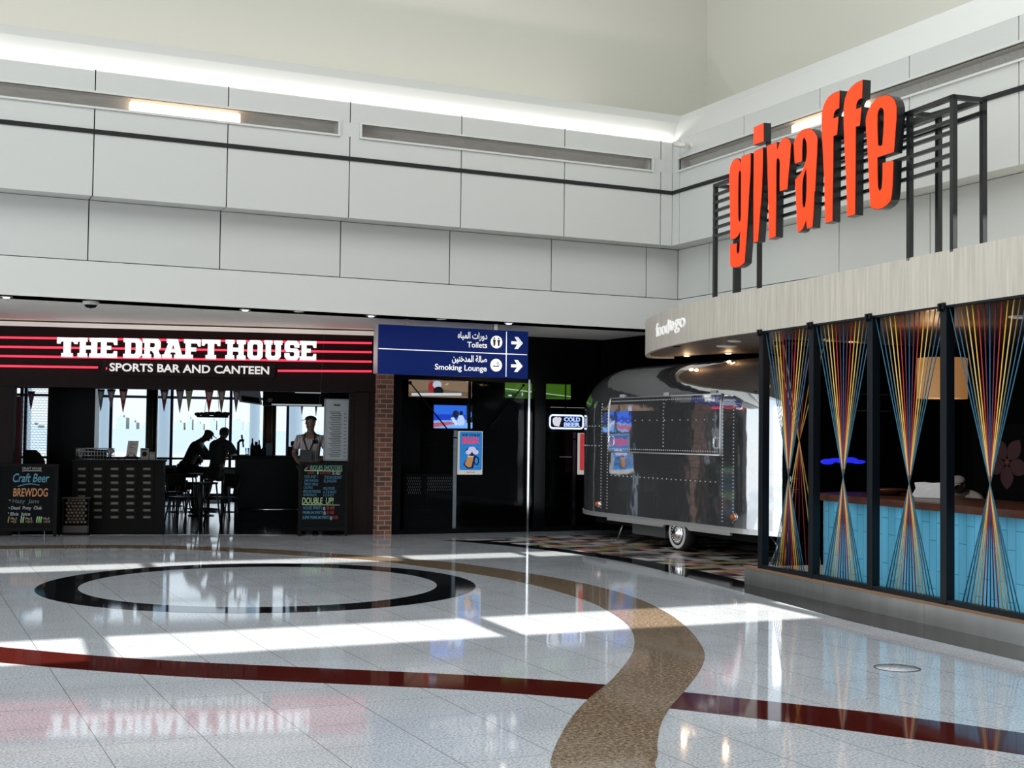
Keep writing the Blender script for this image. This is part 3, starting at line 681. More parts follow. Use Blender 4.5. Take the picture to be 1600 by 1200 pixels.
# a second, smaller screen further inside
o = thing('string_screen', 'dim string screen deeper inside the cafe behind the leftmost cords', 'string screen', (9.4, 12.0, 0), None)
RF = Fr((9.25, 12.05, 0), (0.9, -.35, 0))
ra, rz = RF.px(1250, 690); 
MB().box(ra - .30, ra + .30, 2.62, 2.66, -.05, 0, RF).build('top_rail', m_frame, o); MB().box(ra - .30, ra + .30, 0, .05, -.05, 0, RF).build('bottom_rail', m_frame, o)
for k_, ch in enumerate('YCRMRYC'):
    u_ = (k_ - 3) / 3
    MB().tube([RF.P(ra + u_ * .28, 2.63, -.02), RF.P(ra, rz, -.02 - .002 * k_), RF.P(ra - u_ * .27, .04, -.02)], .006, 5).build('cord', SC_COL[ch], o)

# ------------------------------------------------------------------ red lettering on its steel frame
def gp(x, y, c=0.0): return GF.px(x, y, c)
zt = gp(1113, 289)[1]; LV = [gp(1115, y)[1] for y in (289, 305, 317, 330, 343, 356, 369)]
fr = thing('sign_frame', 'black steel frame of posts and rails carrying the red letters on the canopy', 'sign frame', GF.P(2, CZ1, -.1))
hb = .022; RO = -.30
aF = [gp(x, 300)[0] for x in (1115.5, 1147, 1418.5, 1486.5)]
for a in aF:
    for c in (-.0, RO):
        MB().box(a - hb, a + hb, CZ1 - .021, zt, c - 2 * hb, c, GF).build('post', m_sign_black, fr)
for z in LV[1:]:
    MB().box(aF[0] - .03, aF[3], z - .016, z + .016, -.034, -.002, GF).build('rail', m_sign_black, fr)
for c in (0, RO): MB().box(aF[0] - .02, aF[3] + hb, zt - .036, zt + .004, c - 2 * hb, c, GF).build('top_beam', m_sign_black, fr)
MB().box(aF[0], aF[3] + hb, LV[1] - .02, LV[1] + .02, RO - .04, RO, GF).build('rail', m_sign_black, fr)
for a in aF: MB().box(a - hb, a + hb, zt - .036, zt + .004, RO, 0, GF).build('cross_beam', m_sign_black, fr)

def r1(x, y): return (1120 + x / 10, 180 + y / 10)
def r2(x, y): return (1120 + x / 10, 300 + y / 10)
def r3(x, y): return (1270 + x / 10, 110 + y / 10)
def r4(x, y): return (1270 + x / 10, 230 + y / 10)
LET = {
 'g': [[r1(190, 900), r1(205, 800), r1(230, 735), r1(265, 690), r1(310, 668), r1(345, 690), r1(375, 745), r1(380, 645), r1(530, 588), r1(525, 900), r2(505, 0), r2(485, 400), r2(465, 700), r2(447, 900), r2(432, 1105), r2(385, 1150), r2(330, 1180), r2(270, 1185), r2(222, 1165), r2(203, 1140), r2(203, 820), r2(315, 795), r2(308, 925), r2(325, 968), r2(348, 935), r2(356, 800), r2(363, 615), r2(330, 690), r2(280, 735), r2(232, 745), r2(207, 730), r2(205, 400), r2(195, 0), r1(190, 1050)],
       [r1(338, 930), r1(345, 880), r1(357, 862), r1(370, 880), r1(377, 930), r2(375, 0), r2(372, 430), r2(355, 468), r2(333, 430), r2(332, 0)]],
 'i': [[r1(575, 565), r1(722, 498), r1(718, 800), r1(703, 1190), r2(680, 250), r2(642, 775), r2(570, 800), r2(570, 300), r2(570, 0)]],
 'r': [[r1(775, 475), r1(935, 415), r1(942, 540), r1(975, 440), r1(1010, 375), r1(1058, 342), r1(1110, 357), r1(1145, 400), r1(1158, 450), r1(1145, 680), r1(1120, 920), r1(1102, 1160), r1(978, 1195), r1(977, 1000), r1(982, 760), r1(972, 690), r1(955, 670), r1(937, 690), r1(930, 760), r1(928, 1190), r2(918, 700), r2(812, 742), r2(797, 0), r1(785, 700)]],
 'a': [[r1(1198, 430), r1(1225, 355), r1(1265, 285), r1(1320, 235), r1(1375, 207), r1(1435, 202), r1(1490, 222), r1(1540, 278), r1(1575, 350), r1(1567, 600), r1(1550, 900), r1(1535, 1190), r2(1525, 0), r2(1512, 300), r2(1493, 555), r2(1405, 575), r2(1393, 450), r2(1355, 550), r2(1315, 612), r2(1268, 635), r2(1253, 600), r2(1240, 300), r2(1226, 0), r1(1218, 1005), r1(1262, 960), r1(1315, 890), r1(1352, 820), r1(1385, 720), r1(1403, 600), r1(1402, 470), r1(1385, 385), r1(1362, 352), r1(1342, 385), r1(1334, 500), r1(1332, 722), r1(1215, 765), r1(1203, 600)],
       [r1(1393, 830), r1(1365, 915), r1(1345, 990), r1(1335, 1100), r2(1333, 0), r2(1335, 180), r2(1355, 248), r2(1378, 220), r2(1393, 100), r1(1398, 1190), r1(1402, 1000)]],
 'f': [[r3(130, 800), r3(135, 690), r3(150, 590), r3(185, 490), r3(240, 410), r3(310, 355), r3(420, 312), r3(412, 595), r3(360, 618), r3(330, 670), r3(320, 745), r3(402, 712), r3(394, 830), r3(378, 1010), r3(322, 1030), r4(318, 300), r4(305, 1160), r4(190, 1195), r4(172, 500), r4(150, 0), r3(135, 1000)]],
 'f2': [[r3(475, 660), r3(480, 560), r3(495, 450), r3(530, 345), r3(595, 255), r3(680, 185), r3(780, 142), r3(770, 435), r3(715, 460), r3(682, 520), r3(675, 600), r3(762, 565), r3(745, 760), r3(735, 868), r3(672, 885), r4(668, 300), r4(660, 1055), r4(535, 1095), r4(515, 500), r4(490, 0), r3(478, 850)]],
 'e': [[r3(820, 800), r3(830, 720), r3(855, 630), r3(905, 535), r3(980, 445), r3(1060, 397), r3(1150, 378), r3(1225, 402), r3(1280, 465), r3(1310, 560), r3(1308, 750), r3(1292, 950), r3(1275, 1190), r4(1265, 80), r4(1010, 165), r4(1013, 400), r4(1017, 620), r4(1040, 680), r4(1070, 645), r4(1083, 480), r4(1085, 240), r4(1260, 200), r4(1252, 500), r4(1238, 720), r4(1218, 835), r4(1160, 905), r4(1085, 958), r4(1010, 978), r4(935, 962), r4(893, 930), r4(878, 650), r4(860, 250), r4(848, 0), r3(830, 1000)],
       [r3(1010, 700), r3(1022, 630), r3(1042, 592), r3(1065, 582), r3(1092, 600), r3(1107, 650), r3(1104, 900), r3(1083, 1160), r3(1050, 1182), r3(1018, 1165), r3(1008, 900)]],
 'dot': [[r1(570, 190), r1(733, 115), r1(733, 410), r1(570, 472)]],
}
def smooth_loop(L):
    """round the gentle corners, keep the sharp ones"""
    out = []; m = len(L)
    for i in range(m):
        p, q, r = Vector(L[i - 1]), Vector(L[i]), Vector(L[(i + 1) % m])
        d1 = (q - p); d2 = (r - q)
        if d1.length < 1e-6 or d2.length < 1e-6: out.append(tuple(q)); continue
        ang = d1.angle(d2)
        if ang < radians(48): 
            c1 = q - d1 * min(.25, .06 / d1.length); c2 = q + d2 * min(.25, .06 / d2.length)
            for t in (0, .33, .67, 1): out.append(tuple(c1 * (1 - t) ** 2 + q * 2 * t * (1 - t) + c2 * t * t))
        else: out.append(tuple(q))
    return out
gs = thing('cafe_letter_sign', 'large orange-red illuminated lowercase lettering standing on the cafe canopy', 'sign', GF.P(2, 3.4, .08))
CF = .10; CB = .012
for key in ('g', 'i', 'r', 'a', 'f', 'f2', 'e'):
    loops = [smooth_loop([gp(x, y, CF) for x, y in L]) for L in LET[key]]
    back = MB().prism(loops, CB, CF - .004, GF).build('letter', m_sign_black, gs)
    # face set in by a few millimetres
    ins = []
    for li, L in enumerate(loops):
        A = sum(L[i][0] * L[(i + 1) % len(L)][1] - L[(i + 1) % len(L)][0] * L[i][1] for i in range(len(L)))
        s_ = 1 if A > 0 else -1
        if li: s_ = s_
        o_ = []; m = len(L)
        for i in range(m):
            p, q, r = Vector(L[i - 1]), Vector(L[i]), Vector(L[(i + 1) % m])
            d1 = (q - p).normalized(); d2 = (r - q).normalized(); n1 = Vector((-d1.y, d1.x)) * s_; n2 = Vector((-d2.y, d2.x)) * s_
            nn = n1 + n2; nn = nn / max(nn.length_squared, .6) * 2 if nn.length > 1e-4 else n1
            o_.append(tuple(q + nn * (.006 if li == 0 else -.004)))
        ins.append(o_)
    MB().prism(ins, CF - .004, CF, GF).build('face', m_orange, back)
    if key == 'i':
        L = [gp(x, y, CF) for x, y in LET['dot'][0]]
        d = MB().prism(L, CB, CF - .004, GF).build('dot', m_sign_black, back)
        cx_ = sum(p[0] for p in L) / 4; cy_ = sum(p[1] for p in L) / 4
        sub = MB().prism([(cx_ + (p[0] - cx_) * .93, cy_ + (p[1] - cy_) * .95) for p in L], CF - .004, CF, GF).build('dot_face', m_orange, back)
        MB().box(max(p[0] for p in L) - .06, max(p[0] for p in L) - .02, min(gp(1192, 250)[1], cy_) - .02, cy_, .0, .04, GF).build('dot_rod', m_sign_black, back)

# ------------------------------------------------------------------ cafe interior
ca = fl(1276, 899, KH); cb_ = fl(1485, 944, KH)
CT = Fr(ca, GF.u); CT.o.z = 0
cnt = thing('service_counter', 'turquoise tiled service counter with a thick brown timber top', 'counter', CT.P(2, KH, -.5))
def plan(off, ln=6):
    # rounded far end; front face at c = off
    pts = [(ln, off), (.24, off)] + [(.24 + .42 * cos(radians(t)) , off - .42 + .42 * sin(radians(t))) for t in range(100, 181, 10)] + [(-.18, -1.0), (ln, -1.0)]
    return pts
def plan_w(off):
    return [tuple(CT.P(a, 0, c)[:2]) for a, c in plan(off)]
MB().prism(plan_w(0), KH, .945).build('tiled_front', m_tile, cnt)
MB().prism(plan_w(-.05), KH, KH + .03).build('plinth', m_platform, cnt)
top_pts = [(6, .05), (.22, .05)] + [(.22 + .50 * cos(radians(t)), -.45 + .50 * sin(radians(t))) for t in range(100, 181, 8)] + [(-.28, -1.05), (6, -1.05)]
MB().prism([tuple(CT.P(a, 0, c)[:2]) for a, c in top_pts], .947, 1.012).build('counter_top', m_darkwood, cnt, bevel=.018, seg=3)
PF = Fr((0, 12.25, 0), (1, 0, 0)); pxa = PF.px(1229, 700)[0]
struct('wall_cafe_partition', MB().box(pxa, 12.0, 0, 2.70, -.08, 0, PF), m_blackgloss)
o = thing('door_closer', 'two small shiny metal brackets on the dark partition behind the leftmost string screen', 'bracket', PF.at(1240, 757, .02))
for y in (748, 765):
    a_, z_ = PF.px(1240, y, .02); MB().box(a_ - .05, a_ + .045, z_ - .035, z_ + .03, 0, .03, PF).box(a_ - .05, a_ + .05, z_ - .006, z_ + .006, .03, .05, PF).build('bracket', m_steel, o, bevel=.006)
struct('wall_cafe_bar_back', MB().box(11.9, 12.0, 2.2, 12.2, KH, 2.7), m_blackgloss)

def lamp(x, y0, y1, wpx, X, lab):
    F_ = Fr((X, 0, 0), (0, -1, 0)); a, b = F_.px(x, y1); t = F_.px(x, y0)[1]; p = F_.P(a, b)
    v = ROT.transposed() @ (p - EYE); r = wpx / 2 * v.z / FPX
    o = thing('drum_pendant', lab, 'pendant lamp', (p.x, p.y, t), 'woven drum pendants in the cafe')
    mb = MB().lathe([(r, 0), (r, t - b), (r - .006, t - b), (r - .006, 0), (r, 0)], p, seg=36)
    mb.build('shade', m_shade, o)
    MB().lathe([(0, .01), (r - .008, .01), (r - .008, .02), (0, .02)], p, seg=24).build('diffuser', M('lamp_diffuser', (.9, .8, .7), .5, emit=(1, .75, .5), es=1.2), o)
    MB().tube([p + Vector((0, 0, t - b)), (p.x, p.y, CZ0)], .006).build('cord', m_black, o)
    return p
m_shade = M('woven_shade', '#c09c72', .8, emit='#c48850', es=.42, var=(60, .5, (1, 1, 8)))
lp = lamp(1472, 560, 623, 76, 9.55, 'woven drum pendant lamp glowing warm behind the post right of the third string screen')
light('pendant_glow', 'POINT', lp + Vector((-.1, 0, .45)), 8, (1, .62, .33), shadow_soft_size=.08)
lp2 = lamp(1296, 570, 588, 40, 10.4, 'small low woven drum pendant lamp seen through the second string screen')
# warm glow strip (bar shelf light), blue led strip
F_ = PF
a0, z0 = F_.px(1283, 728); a1, z1 = F_.px(1343, 716)
o = thing('blue_light_strip', 'saturated blue strip light glowing behind the counter', 'strip light', F_.P(a0, z0))
MB().box(a0, a1, z0, z0 + .10, 0, .04, F_).build('housing', m_black, o)
for k_ in range(5):
    s_ = a0 + (a1 - a0) * k_ / 5
    MB().ball(F_.P(s_ + (a1 - a0) / 10, z0 + .05 + .02 * (k_ % 2), .05), ((a1 - a0) / 10 * 1.9, .015, .034 - .009 * (k_ % 3))).build('diode', M('blue_diode', (.05, .05, 1), .4, emit=(.02, .03, 1), es=.7), o)
for (x0, y0, x1, y1), lab in zip([(1325, 614, 1351, 617), (1338, 640, 1351, 643)], ['upper glass shelf edge behind the second string screen', 'lower glass shelf edge behind the second string screen']):
    a0, z0 = F_.px(x0, y1); a1, z1 = F_.px(x1, y0); tag(MB().box(a0, a1 + .25, z0, z0 + .015, .0, .2, F_).build('bar_shelf', m_steel), 'thin metal ' + lab, 'shelf', 'back bar shelves')
# flower panel
F_ = Fr((11.88, 0, 0), (0, -1, 0))
a, z = F_.px(1576, 722); o = thing('flower_panel', 'dim wall panel with a large pink five-petal flower right of the counter', 'wall art', F_.P(a, z, .01))
MB().box(a - .55, a + .6, z - .5, z + .45, 0, .02, F_).build('panel', m_black, o)
m_petal = M('dusty_pink_paint', '#5e3a3c', .7)
for k_ in range(5):
    th_ = radians(90 + 35 + 72 * k_); ex = Vector((cos(th_), sin(th_))); ey = Vector((-ex.y, ex.x))
    L = [tuple(Vector((a, z)) + ex * (.035 + .29 * t) + ey * (.10 * sin(pi * min(1, t * 1.02)) ** .8) * s_) for s_, rng in ((1, [i / 8 for i in range(9)]), (-1, [i / 8 for i in range(7, 0, -1)])) for t in rng]
    MB().prism(L, .02, .026, F_).build('petal', m_petal, o)
MB().ball(F_.P(a, z, .024), (.012, .04, .04), 12, 8).build('flower_centre', M('flower_centre', '#7a4a40', .7), o)
# counter-top things: white paper bag, wooden tray
p = CT.at(1452, 784, -.55); 
bagF = Fr((p.x, p.y, 1.014), (.5, -.87, 0))
sx_ = 13.0 / FPX
bag = MB().prism([(-.13, 0), (-.15, .03), (-.115, .09), (-.13, .145), (-.05, .15), (.02, .142), (.10, .15), (.13, .14), (.14, 0)], -.05, .05, bagF)
tag(bag.build('paper_bag', M('white_paper', (.75, .73, .7), .8, bump=(14, .6)), bevel=.012), 'crumpled white paper bag standing on the timber counter beside the post', 'paper bag')
p = CT.at(1386, 776, -.5); tr = MB()
tr.lathe([(0, 0), (.10, 0), (.19, .05), (.20, .065), (.185, .06), (.10, .015), (0, .012)], (p.x, p.y, 1.0135), seg=24)
tag(tr.build('serving_bowl', m_darkwood), 'shallow brown wooden bowl on the timber counter between two posts', 'bowl')

# ------------------------------------------------------------------ polished caravan
CX0, CX1, CYA, CYB = 9.80, 11.85, 13.10, 18.78
cxm, cym = (CX0 + CX1) / 2, (CYA + CYB) / 2
hx, hy = (CX1 - CX0) / 2, (CYB - CYA) / 2
RX, RYF, RYB, RZ = .62, .95, 1.28, .72
Z_B, Z_T = .36, 2.635; Z_C = Z_T - RZ
YCF, YCB = CYA + RYF, CYB - RYB      # centres of the rounded front and rear corners
car = thing('caravan', 'polished riveted aluminium caravan parked on the patchwork floor', 'caravan', (cxm, cym, 0))
def outline(v, off=0.0, nseg=14):
    """closed plan loop at elevation angle v"""
    L = []; ix = hx - RX
    for q, (sx_, sy_) in enumerate(((1, 1), (-1, 1), (-1, -1), (1, -1))):
        for k_ in range(nseg + 1):
            u_ = (q + k_ / nseg) * pi / 2
            L.append((cxm + sx_ * ix + (RX * cos(v) + off) * cos(u_), (YCB if sy_ > 0 else YCF) + ((RYB if sy_ > 0 else RYF) * cos(v) + off) * sin(u_)))
    return L
def side_x(z, off=0.0):
    if z <= Z_C: return CX0 - off
    return CX0 + RX * (1 - cos(math.asin(min(1, (z - Z_C) / RZ)))) - off
mb = MB(); rings = []
for z in (Z_B, Z_B + .004, Z_B + .01, Z_B + .25, Z_C - .4, Z_C): rings.append([(x, y, z) for x, y in outline(0)])
NV = 18
for i in range(1, NV + 1):
    v = pi / 2 * i / NV; rings.append([(x, y, Z_C + RZ * sin(v)) for x, y in outline(min(v, pi / 2 - .002))])
m_ = len(rings[0]); vs = [p for R in rings for p in R]; fs = []
for i in range(len(rings) - 1):
    for k_ in range(m_): fs.append((i * m_ + k_, i * m_ + (k_ + 1) % m_, (i + 1) * m_ + (k_ + 1) % m_, (i + 1) * m_ + k_))
fs.append(tuple((len(rings) - 1) * m_ + k_ for k_ in range(m_)))
mb._add(vs, fs, True); mb.f.append([k_ for k_ in range(m_)][::-1]); mb.sm.append(False)      # flat underside
mb.build('body_shell', m_mirror, car)
# lower trim band with the arch cut over the wheel
def band(z0, z1, off, name, mat):
    L0 = outline(0, off); L1 = outline(0, off - .02); k_ = len(L0)
    MB().prism([L0, L1], z0, z1).build(name, mat, car)
band(.345, .395, .012, 'trim_band', m_mirror2)
band(.395, .410, .018, 'trim_bead', m_mirror2)
SX = Fr((CX0, 0, 0), (0, -1, 0))     # a = -Y, w = -X
for y0, y1, cut in ((17.3, 15.72, 1), (15.06, 14.1, -1)):
    pts = [(-y0, .305), (-y1 - .03 if cut > 0 else -y1, .305), (-y1 + .05 if cut > 0 else -y1, .358), (-y0 - (0 if cut > 0 else .08), .358)]
    MB().prism(pts, -.03, .016, SX).build('lower_skirt', m_mirror2, car, bevel=.004)
MB().box(CX0 + .12, CX1 - .12, CYA + .5, CYB - .9, .24, .36).build('chassis', m_black, car)
MB().box(CX0 + .10, CX0 + .5, 15.85, 16.75, .14, .34).build('under_box', M('grey_painted_box', (.08, .085, .085), .5), car, bevel=.01)
# service hatch
HY0, HY1, HZ0, HZ1 = 14.33, 17.28, 1.335, 2.14
def patch(y0, y1, z0, z1, off, th, nz=8):
    mb = MB(); zs = [z0 + (z1 - z0) * i / nz for i in range(nz + 1)]; vs = []
    for z in zs: vs += [(side_x(z, off), y0, z), (side_x(z, off), y1, z), (side_x(z, off - th), y0, z), (side_x(z, off - th), y1, z)]
    fs = []
    for i in range(nz):
        a = 4 * i; b = a + 4; fs += [(a, a + 1, b + 1, b), (a + 2, b + 2, b + 3, a + 3), (a, b, b + 2, a + 2), (a + 1, a + 3, b + 3, b + 1)]
    fs += [(0, 2, 3, 1), (4 * nz, 4 * nz + 1, 4 * nz + 3, 4 * nz + 2)]
    return mb._add(vs, fs, False)
hatch = patch(HY0, HY1, HZ0, HZ1, .012, .02).build('service_hatch', m_mirror, car)
for y in (HY0, HY1): MB().tube([(side_x(HZ0 + (HZ1 - HZ0) * i / 8, .016), y, HZ0 + (HZ1 - HZ0) * i / 8) for i in range(9)], .009, 8).build('hatch_edge', m_mirror2, hatch)
MB().tube([(side_x(HZ0, .016), HY0, HZ0), (side_x(HZ0, .016), HY1, HZ0)], .010, 8).build('hatch_edge', m_mirror2, hatch)
MB().tube([(side_x(HZ1, .012), HY0, HZ1), (side_x(HZ1, .012), HY1, HZ1)], .008, 8).build('hatch_edge', m_mirror2, hatch)
for y in (14.42, 17.2):
    MB().tube([(CX0 - .02, y, 1.42), (CX0 - .055, y, 1.44), (CX0 - .055, y, 1.55), (CX0 - .02, y, 1.57)], .012, 8).build('hatch_handle', m_chrome, hatch)
for y in (14.55, 15.72, 16.95): MB().box(side_x(HZ1 + .03, .02), side_x(HZ1 + .03, .0), y - .07, y + .07, HZ1 + .005, HZ1 + .05).build('hatch_hinge', m_trough, hatch, bevel=.006)
def rivets(pts, name='rivet_row'):
    mb = MB()
    for p in pts: mb.ball(p, (.006, .009, .009), 6, 4)
    return tag(mb.build(name, m_mirror2, car), kind='stuff')
for y in (17.33, 14.29, 14.05, 17.52): rivets([(side_x(z, .003) if YCF - .05 < y < YCB + .05 else CX0 + .012 - .003, y, z) for z in [.48 + .045 * i for i in range(36)] if z < 2.1])
rivets([(side_x(z, .014), HY0 + .07 + .055 * i, z) for z in (HZ0 + .045, HZ1 - .05) for i in range(52)])
rivets([(CX0 - .003, 14.45 + .12 * i, .98) for i in range(24)])
rivets([(side_x(1.62, .014), 15.73, HZ0 + .1 + .05 * i) for i in range(14)] )
rivets([(side_x(1.78, .014), 14.5 + .2 * i, 1.80) for i in range(14)])
# rear-end seams on the rounded corner
def corner_pt(u_deg, z, off=.004):
    u_ = radians(u_deg); return (cxm - (hx - RX) - (RX + off) * cos(u_), YCB + (RYB + off) * sin(u_), z)
rivets([corner_pt(4 + 6.2 * i, z) for z in (1.72, 1.42) for i in range(9)])
for (Y, Z) in ((17.60, .53), (14.02, .55)):
    if Y > YCB: u_ = math.asin((Y - YCB) / RYB); X = cxm - (hx - RX) - RX * cos(u_)
    elif Y < YCF: u_ = math.asin((YCF - Y) / RYF); X = cxm - (hx - RX) - RX * cos(u_)
    else: X = CX0
    lm = MB().lathe([(.05, -.01), (.05, .012), (.042, .018)], (X, Y, Z), (-1, .0, 0), 16).build('marker_lamp', m_chrome, car)
    MB().lathe([(.042, .012), (.036, .038), (.018, .052), (0, .055)], (X, Y, Z), (-1, 0, 0), 16).build('amber_lens', m_amber, lm)
# wheel
wh = thing('w', None, None, (0, 0, 0)); bpy.data.objects.remove(wh)
WP = Vector((CX0 + .02, 15.40, .243)); KW = 1.12
tire = MB().lathe([(r_ * KW, h_) for r_, h_ in [(.11, .16), (.19, .16), (.213, .13), (.217, .08), (.213, .03), (.195, 0.004), (.18, 0)]], WP , (1, 0, 0), 40).build('wheel', m_rubber, car)
MB().lathe([(r_ * KW, h_) for r_, h_ in [(.188, -.001), (.186, -.006), (.150, -.008), (.147, 0)]], WP, (1, 0, 0), 40).build('white_wall', m_whitewall, tire)
MB().lathe([(r_ * KW, h_) for r_, h_ in [(.18, 0), (.147, -.001), (.125, -.004), (.10, .01)]], WP, (1, 0, 0), 40).build('sidewall', m_rubber, tire)
MB().lathe([(r_ * KW, h_) for r_, h_ in [(.125, -.003), (.118, -.014), (.095, -.010), (.09, -.022), (.06, -.045), (.03, -.055), (0, -.058)]], WP, (1, 0, 0), 36).build('hubcap', m_chrome, tire)
nb = MB()
for k_ in range(20): nb.ball(WP + Vector((-.012, .107 * KW * cos(2 * pi * k_ / 20), .107 * KW * sin(2 * pi * k_ / 20))), .009, 6, 4)
nb.build('rim_stud', m_chrome, tire)
def jack(y, x):
    j = MB().tube([(x + .05, y + .25, .34), (x, y + .02, .22), (x - .02, y + .12, .03)], .012, 6).build('stabiliser_jack', m_alu, car)
    MB().box(x - .10, x + .06, y + .04, y + .20, .0, .028).build('jack_foot', m_alu, j, bevel=.006)
jack(17.15, 9.98); jack(13.35, 10.0)
MB().box(10.1, 10.16, 18.50, 18.60, .36, .46).build('corner_guard', m_trim_l, car, bevel=.005)

# ------------------------------------------------------------------ glazed bay of the bar
def thin_glass(name, tint=(1, 1, 1)):
    m = bpy.data.materials.new(name); m.use_nodes = True; t = m.node_tree; t.nodes.remove(t.nodes['Principled BSDF']); N = t.nodes.new; K = t.links.new
    tr = N('ShaderNodeBsdfTransparent'); tr.inputs[0].default_value = (*tint, 1); gl = N('ShaderNodeBsdfGlossy'); gl.inputs['Roughness'].default_value = 0.02
    fr_ = N('ShaderNodeFresnel'); fr_.inputs[0].default_value = 1.18; mx = N('ShaderNodeMixShader'); K(fr_.outputs[0], mx.inputs[0]); K(tr.outputs[0], mx.inputs[1]); K(gl.outputs[0], mx.inputs[2]); K(mx.outputs[0], t.nodes['Material Output'].inputs[0])
    return m
m_pane = thin_glass('window_pane', (.93, .96, .98))
HB = 2.42
def gx(x): return GL.px(x, 700)[0]
mb = MB().box(.0, 3.75, HB, SOF, -.25, 0, GL).box(.0, 3.75, 0, .07, -.12, .0, GL)
for x0, x1 in ((0, .16), (gx(835), gx(852)), (3.66, 3.78)): mb.box(x0, x1, .05, HB + .01, -.12, .005, GL)
win = struct('window_1', mb, m_blackgloss)
for x0, x1 in ((.16, gx(835)), (gx(852), 3.66)): MB().box(x0, x1, .07, HB, -.045, -.037, GL).build('pane', m_pane, win)
struct('wall_bar_back', MB().box(6.9, 15.0, 21.55, 21.7, 0, SOF).quad([(7.03, 19.45, 0), (7.30, 21.6, 0), (7.30, 21.6, SOF), (7.03, 19.45, SOF)]), m_black)

def col_mat(c, e): return M('screen_' + c.strip('#'), c, .4, emit=c, es=e)
_SM = {}
def scr(c, e=1.0):
    if (c, e) not in _SM: _SM[(c, e)] = col_mat(c, e)
    return _SM[(c, e)]
def poly_px(F, pts, c): return [F.px(x, y, c) for x, y in pts]
def tv(box, c, pics, lab, back=.05, full=None):
    x0, y0, x1, y1 = box; a0, b0 = GL.px(x0, y1, c); a1, b1 = GL.px(x1, y0, c)
    o = thing('television', lab, 'television', GL.P((a0 + a1) / 2, b0, c - .03), 'televisions behind the glass')
    MB().box(a0 - .018, a1 + .018, b0 - .018, b1 + .018, c - back, c - .003, GL).build('casing', m_black, o, bevel=.006)
    MB().box((a0 + a1) / 2 - .03, (a0 + a1) / 2 + .03, b1 - .1, SOF, c - back - .04, c - back, GL).build('ceiling_mount', m_black, o)
    s = MB().box(a0, a1, b0, b1, c - .003, c, GL).build('screen', pics[0], o)
    for i, (mt, P_) in enumerate(pics[1:]):
        MB().prism([GL.px(x, y, c) for x, y in P_], c + .0006 + .0003 * i, c + .001 + .0003 * i, GL).build('picture', mt, s)
def ell(cx, cy, rx, ry, n=14): return [(cx + rx * cos(2 * pi * k_ / n), cy - ry * sin(2 * pi * k_ / n)) for k_ in range(n)]
TVC = -.55
tv((638.5, 565, 737.5, 619.5), TVC, [scr('#a5866c', .55), (scr('#8c7059', .5), [(638.5, 612), (690, 608), (737.5, 614), (737.5, 619.5), (638.5, 619.5)]),
   (scr('#b8323a', .6), ell(674, 605, 5, 9)), (scr('#cfd3e6', .75), ell(683, 601, 7, 6)), (scr('#15161c', .3), ell(685, 611, 8, 7)), (scr('#dfe2e4', .75), [(643, 614.2), (721, 614.2), (721, 618.2), (643, 618.2)])],
   'wide television showing a player on brown sand, behind the glass under the sign')
tv((677.5, 634, 738, 669), TVC, [scr('#2f6be0', .9), (scr('#1f45c8', .8), [(677.5, 647), (728, 648), (728, 656), (677.5, 656)]), (scr('#7fb4ee', .9), [(677.5, 657), (738, 656), (738, 669), (677.5, 669)]),
   (scr('#d0606a', .8), [(677.5, 661), (702, 658.5), (712, 662), (677.5, 668)]), (scr('#22304f', .4), ell(712, 647, 5, 6)), (scr('#cfdcf6', .95), [(704, 653), (709, 652), (716, 663), (712, 665)]),
   (scr('#bcd2f5', .95), [(717, 649), (723, 649), (726, 655), (725, 664), (717, 665), (714, 657)]), (scr('#1b2438', .35), ell(720.5, 645.5, 3, 3.4)), (scr('#0a0d16', .2), [(729, 634), (738, 634), (738, 660), (729, 661)]), (scr('#4c8df0', .9), ell(735, 648, 2, 5))],
   'small television showing white-clad figures on a blue court')
tv((789, 570, 892, 621.5), TVC, [scr('#4e7a1e', .55), (scr('#3b6616', .45), [(789, 612), (830, 613), (892, 620), (892, 621.5), (789, 621.5)]), (scr('#cfd8c8', .7), [(789, 606.5), (892, 619.2), (892, 620.4), (789, 608)]),
   (scr('#24301a', .3), ell(800, 617, 5, 3)), (scr('#c9d6ee', .7), ell(797, 618, 3, 1.5)), (scr('#d8ddd6', .6), ell(816, 616, 1.2, 3)), (scr('#39421d', .3), ell(846, 607, 5, 4))],
   'wide television showing a green field with a white rail')
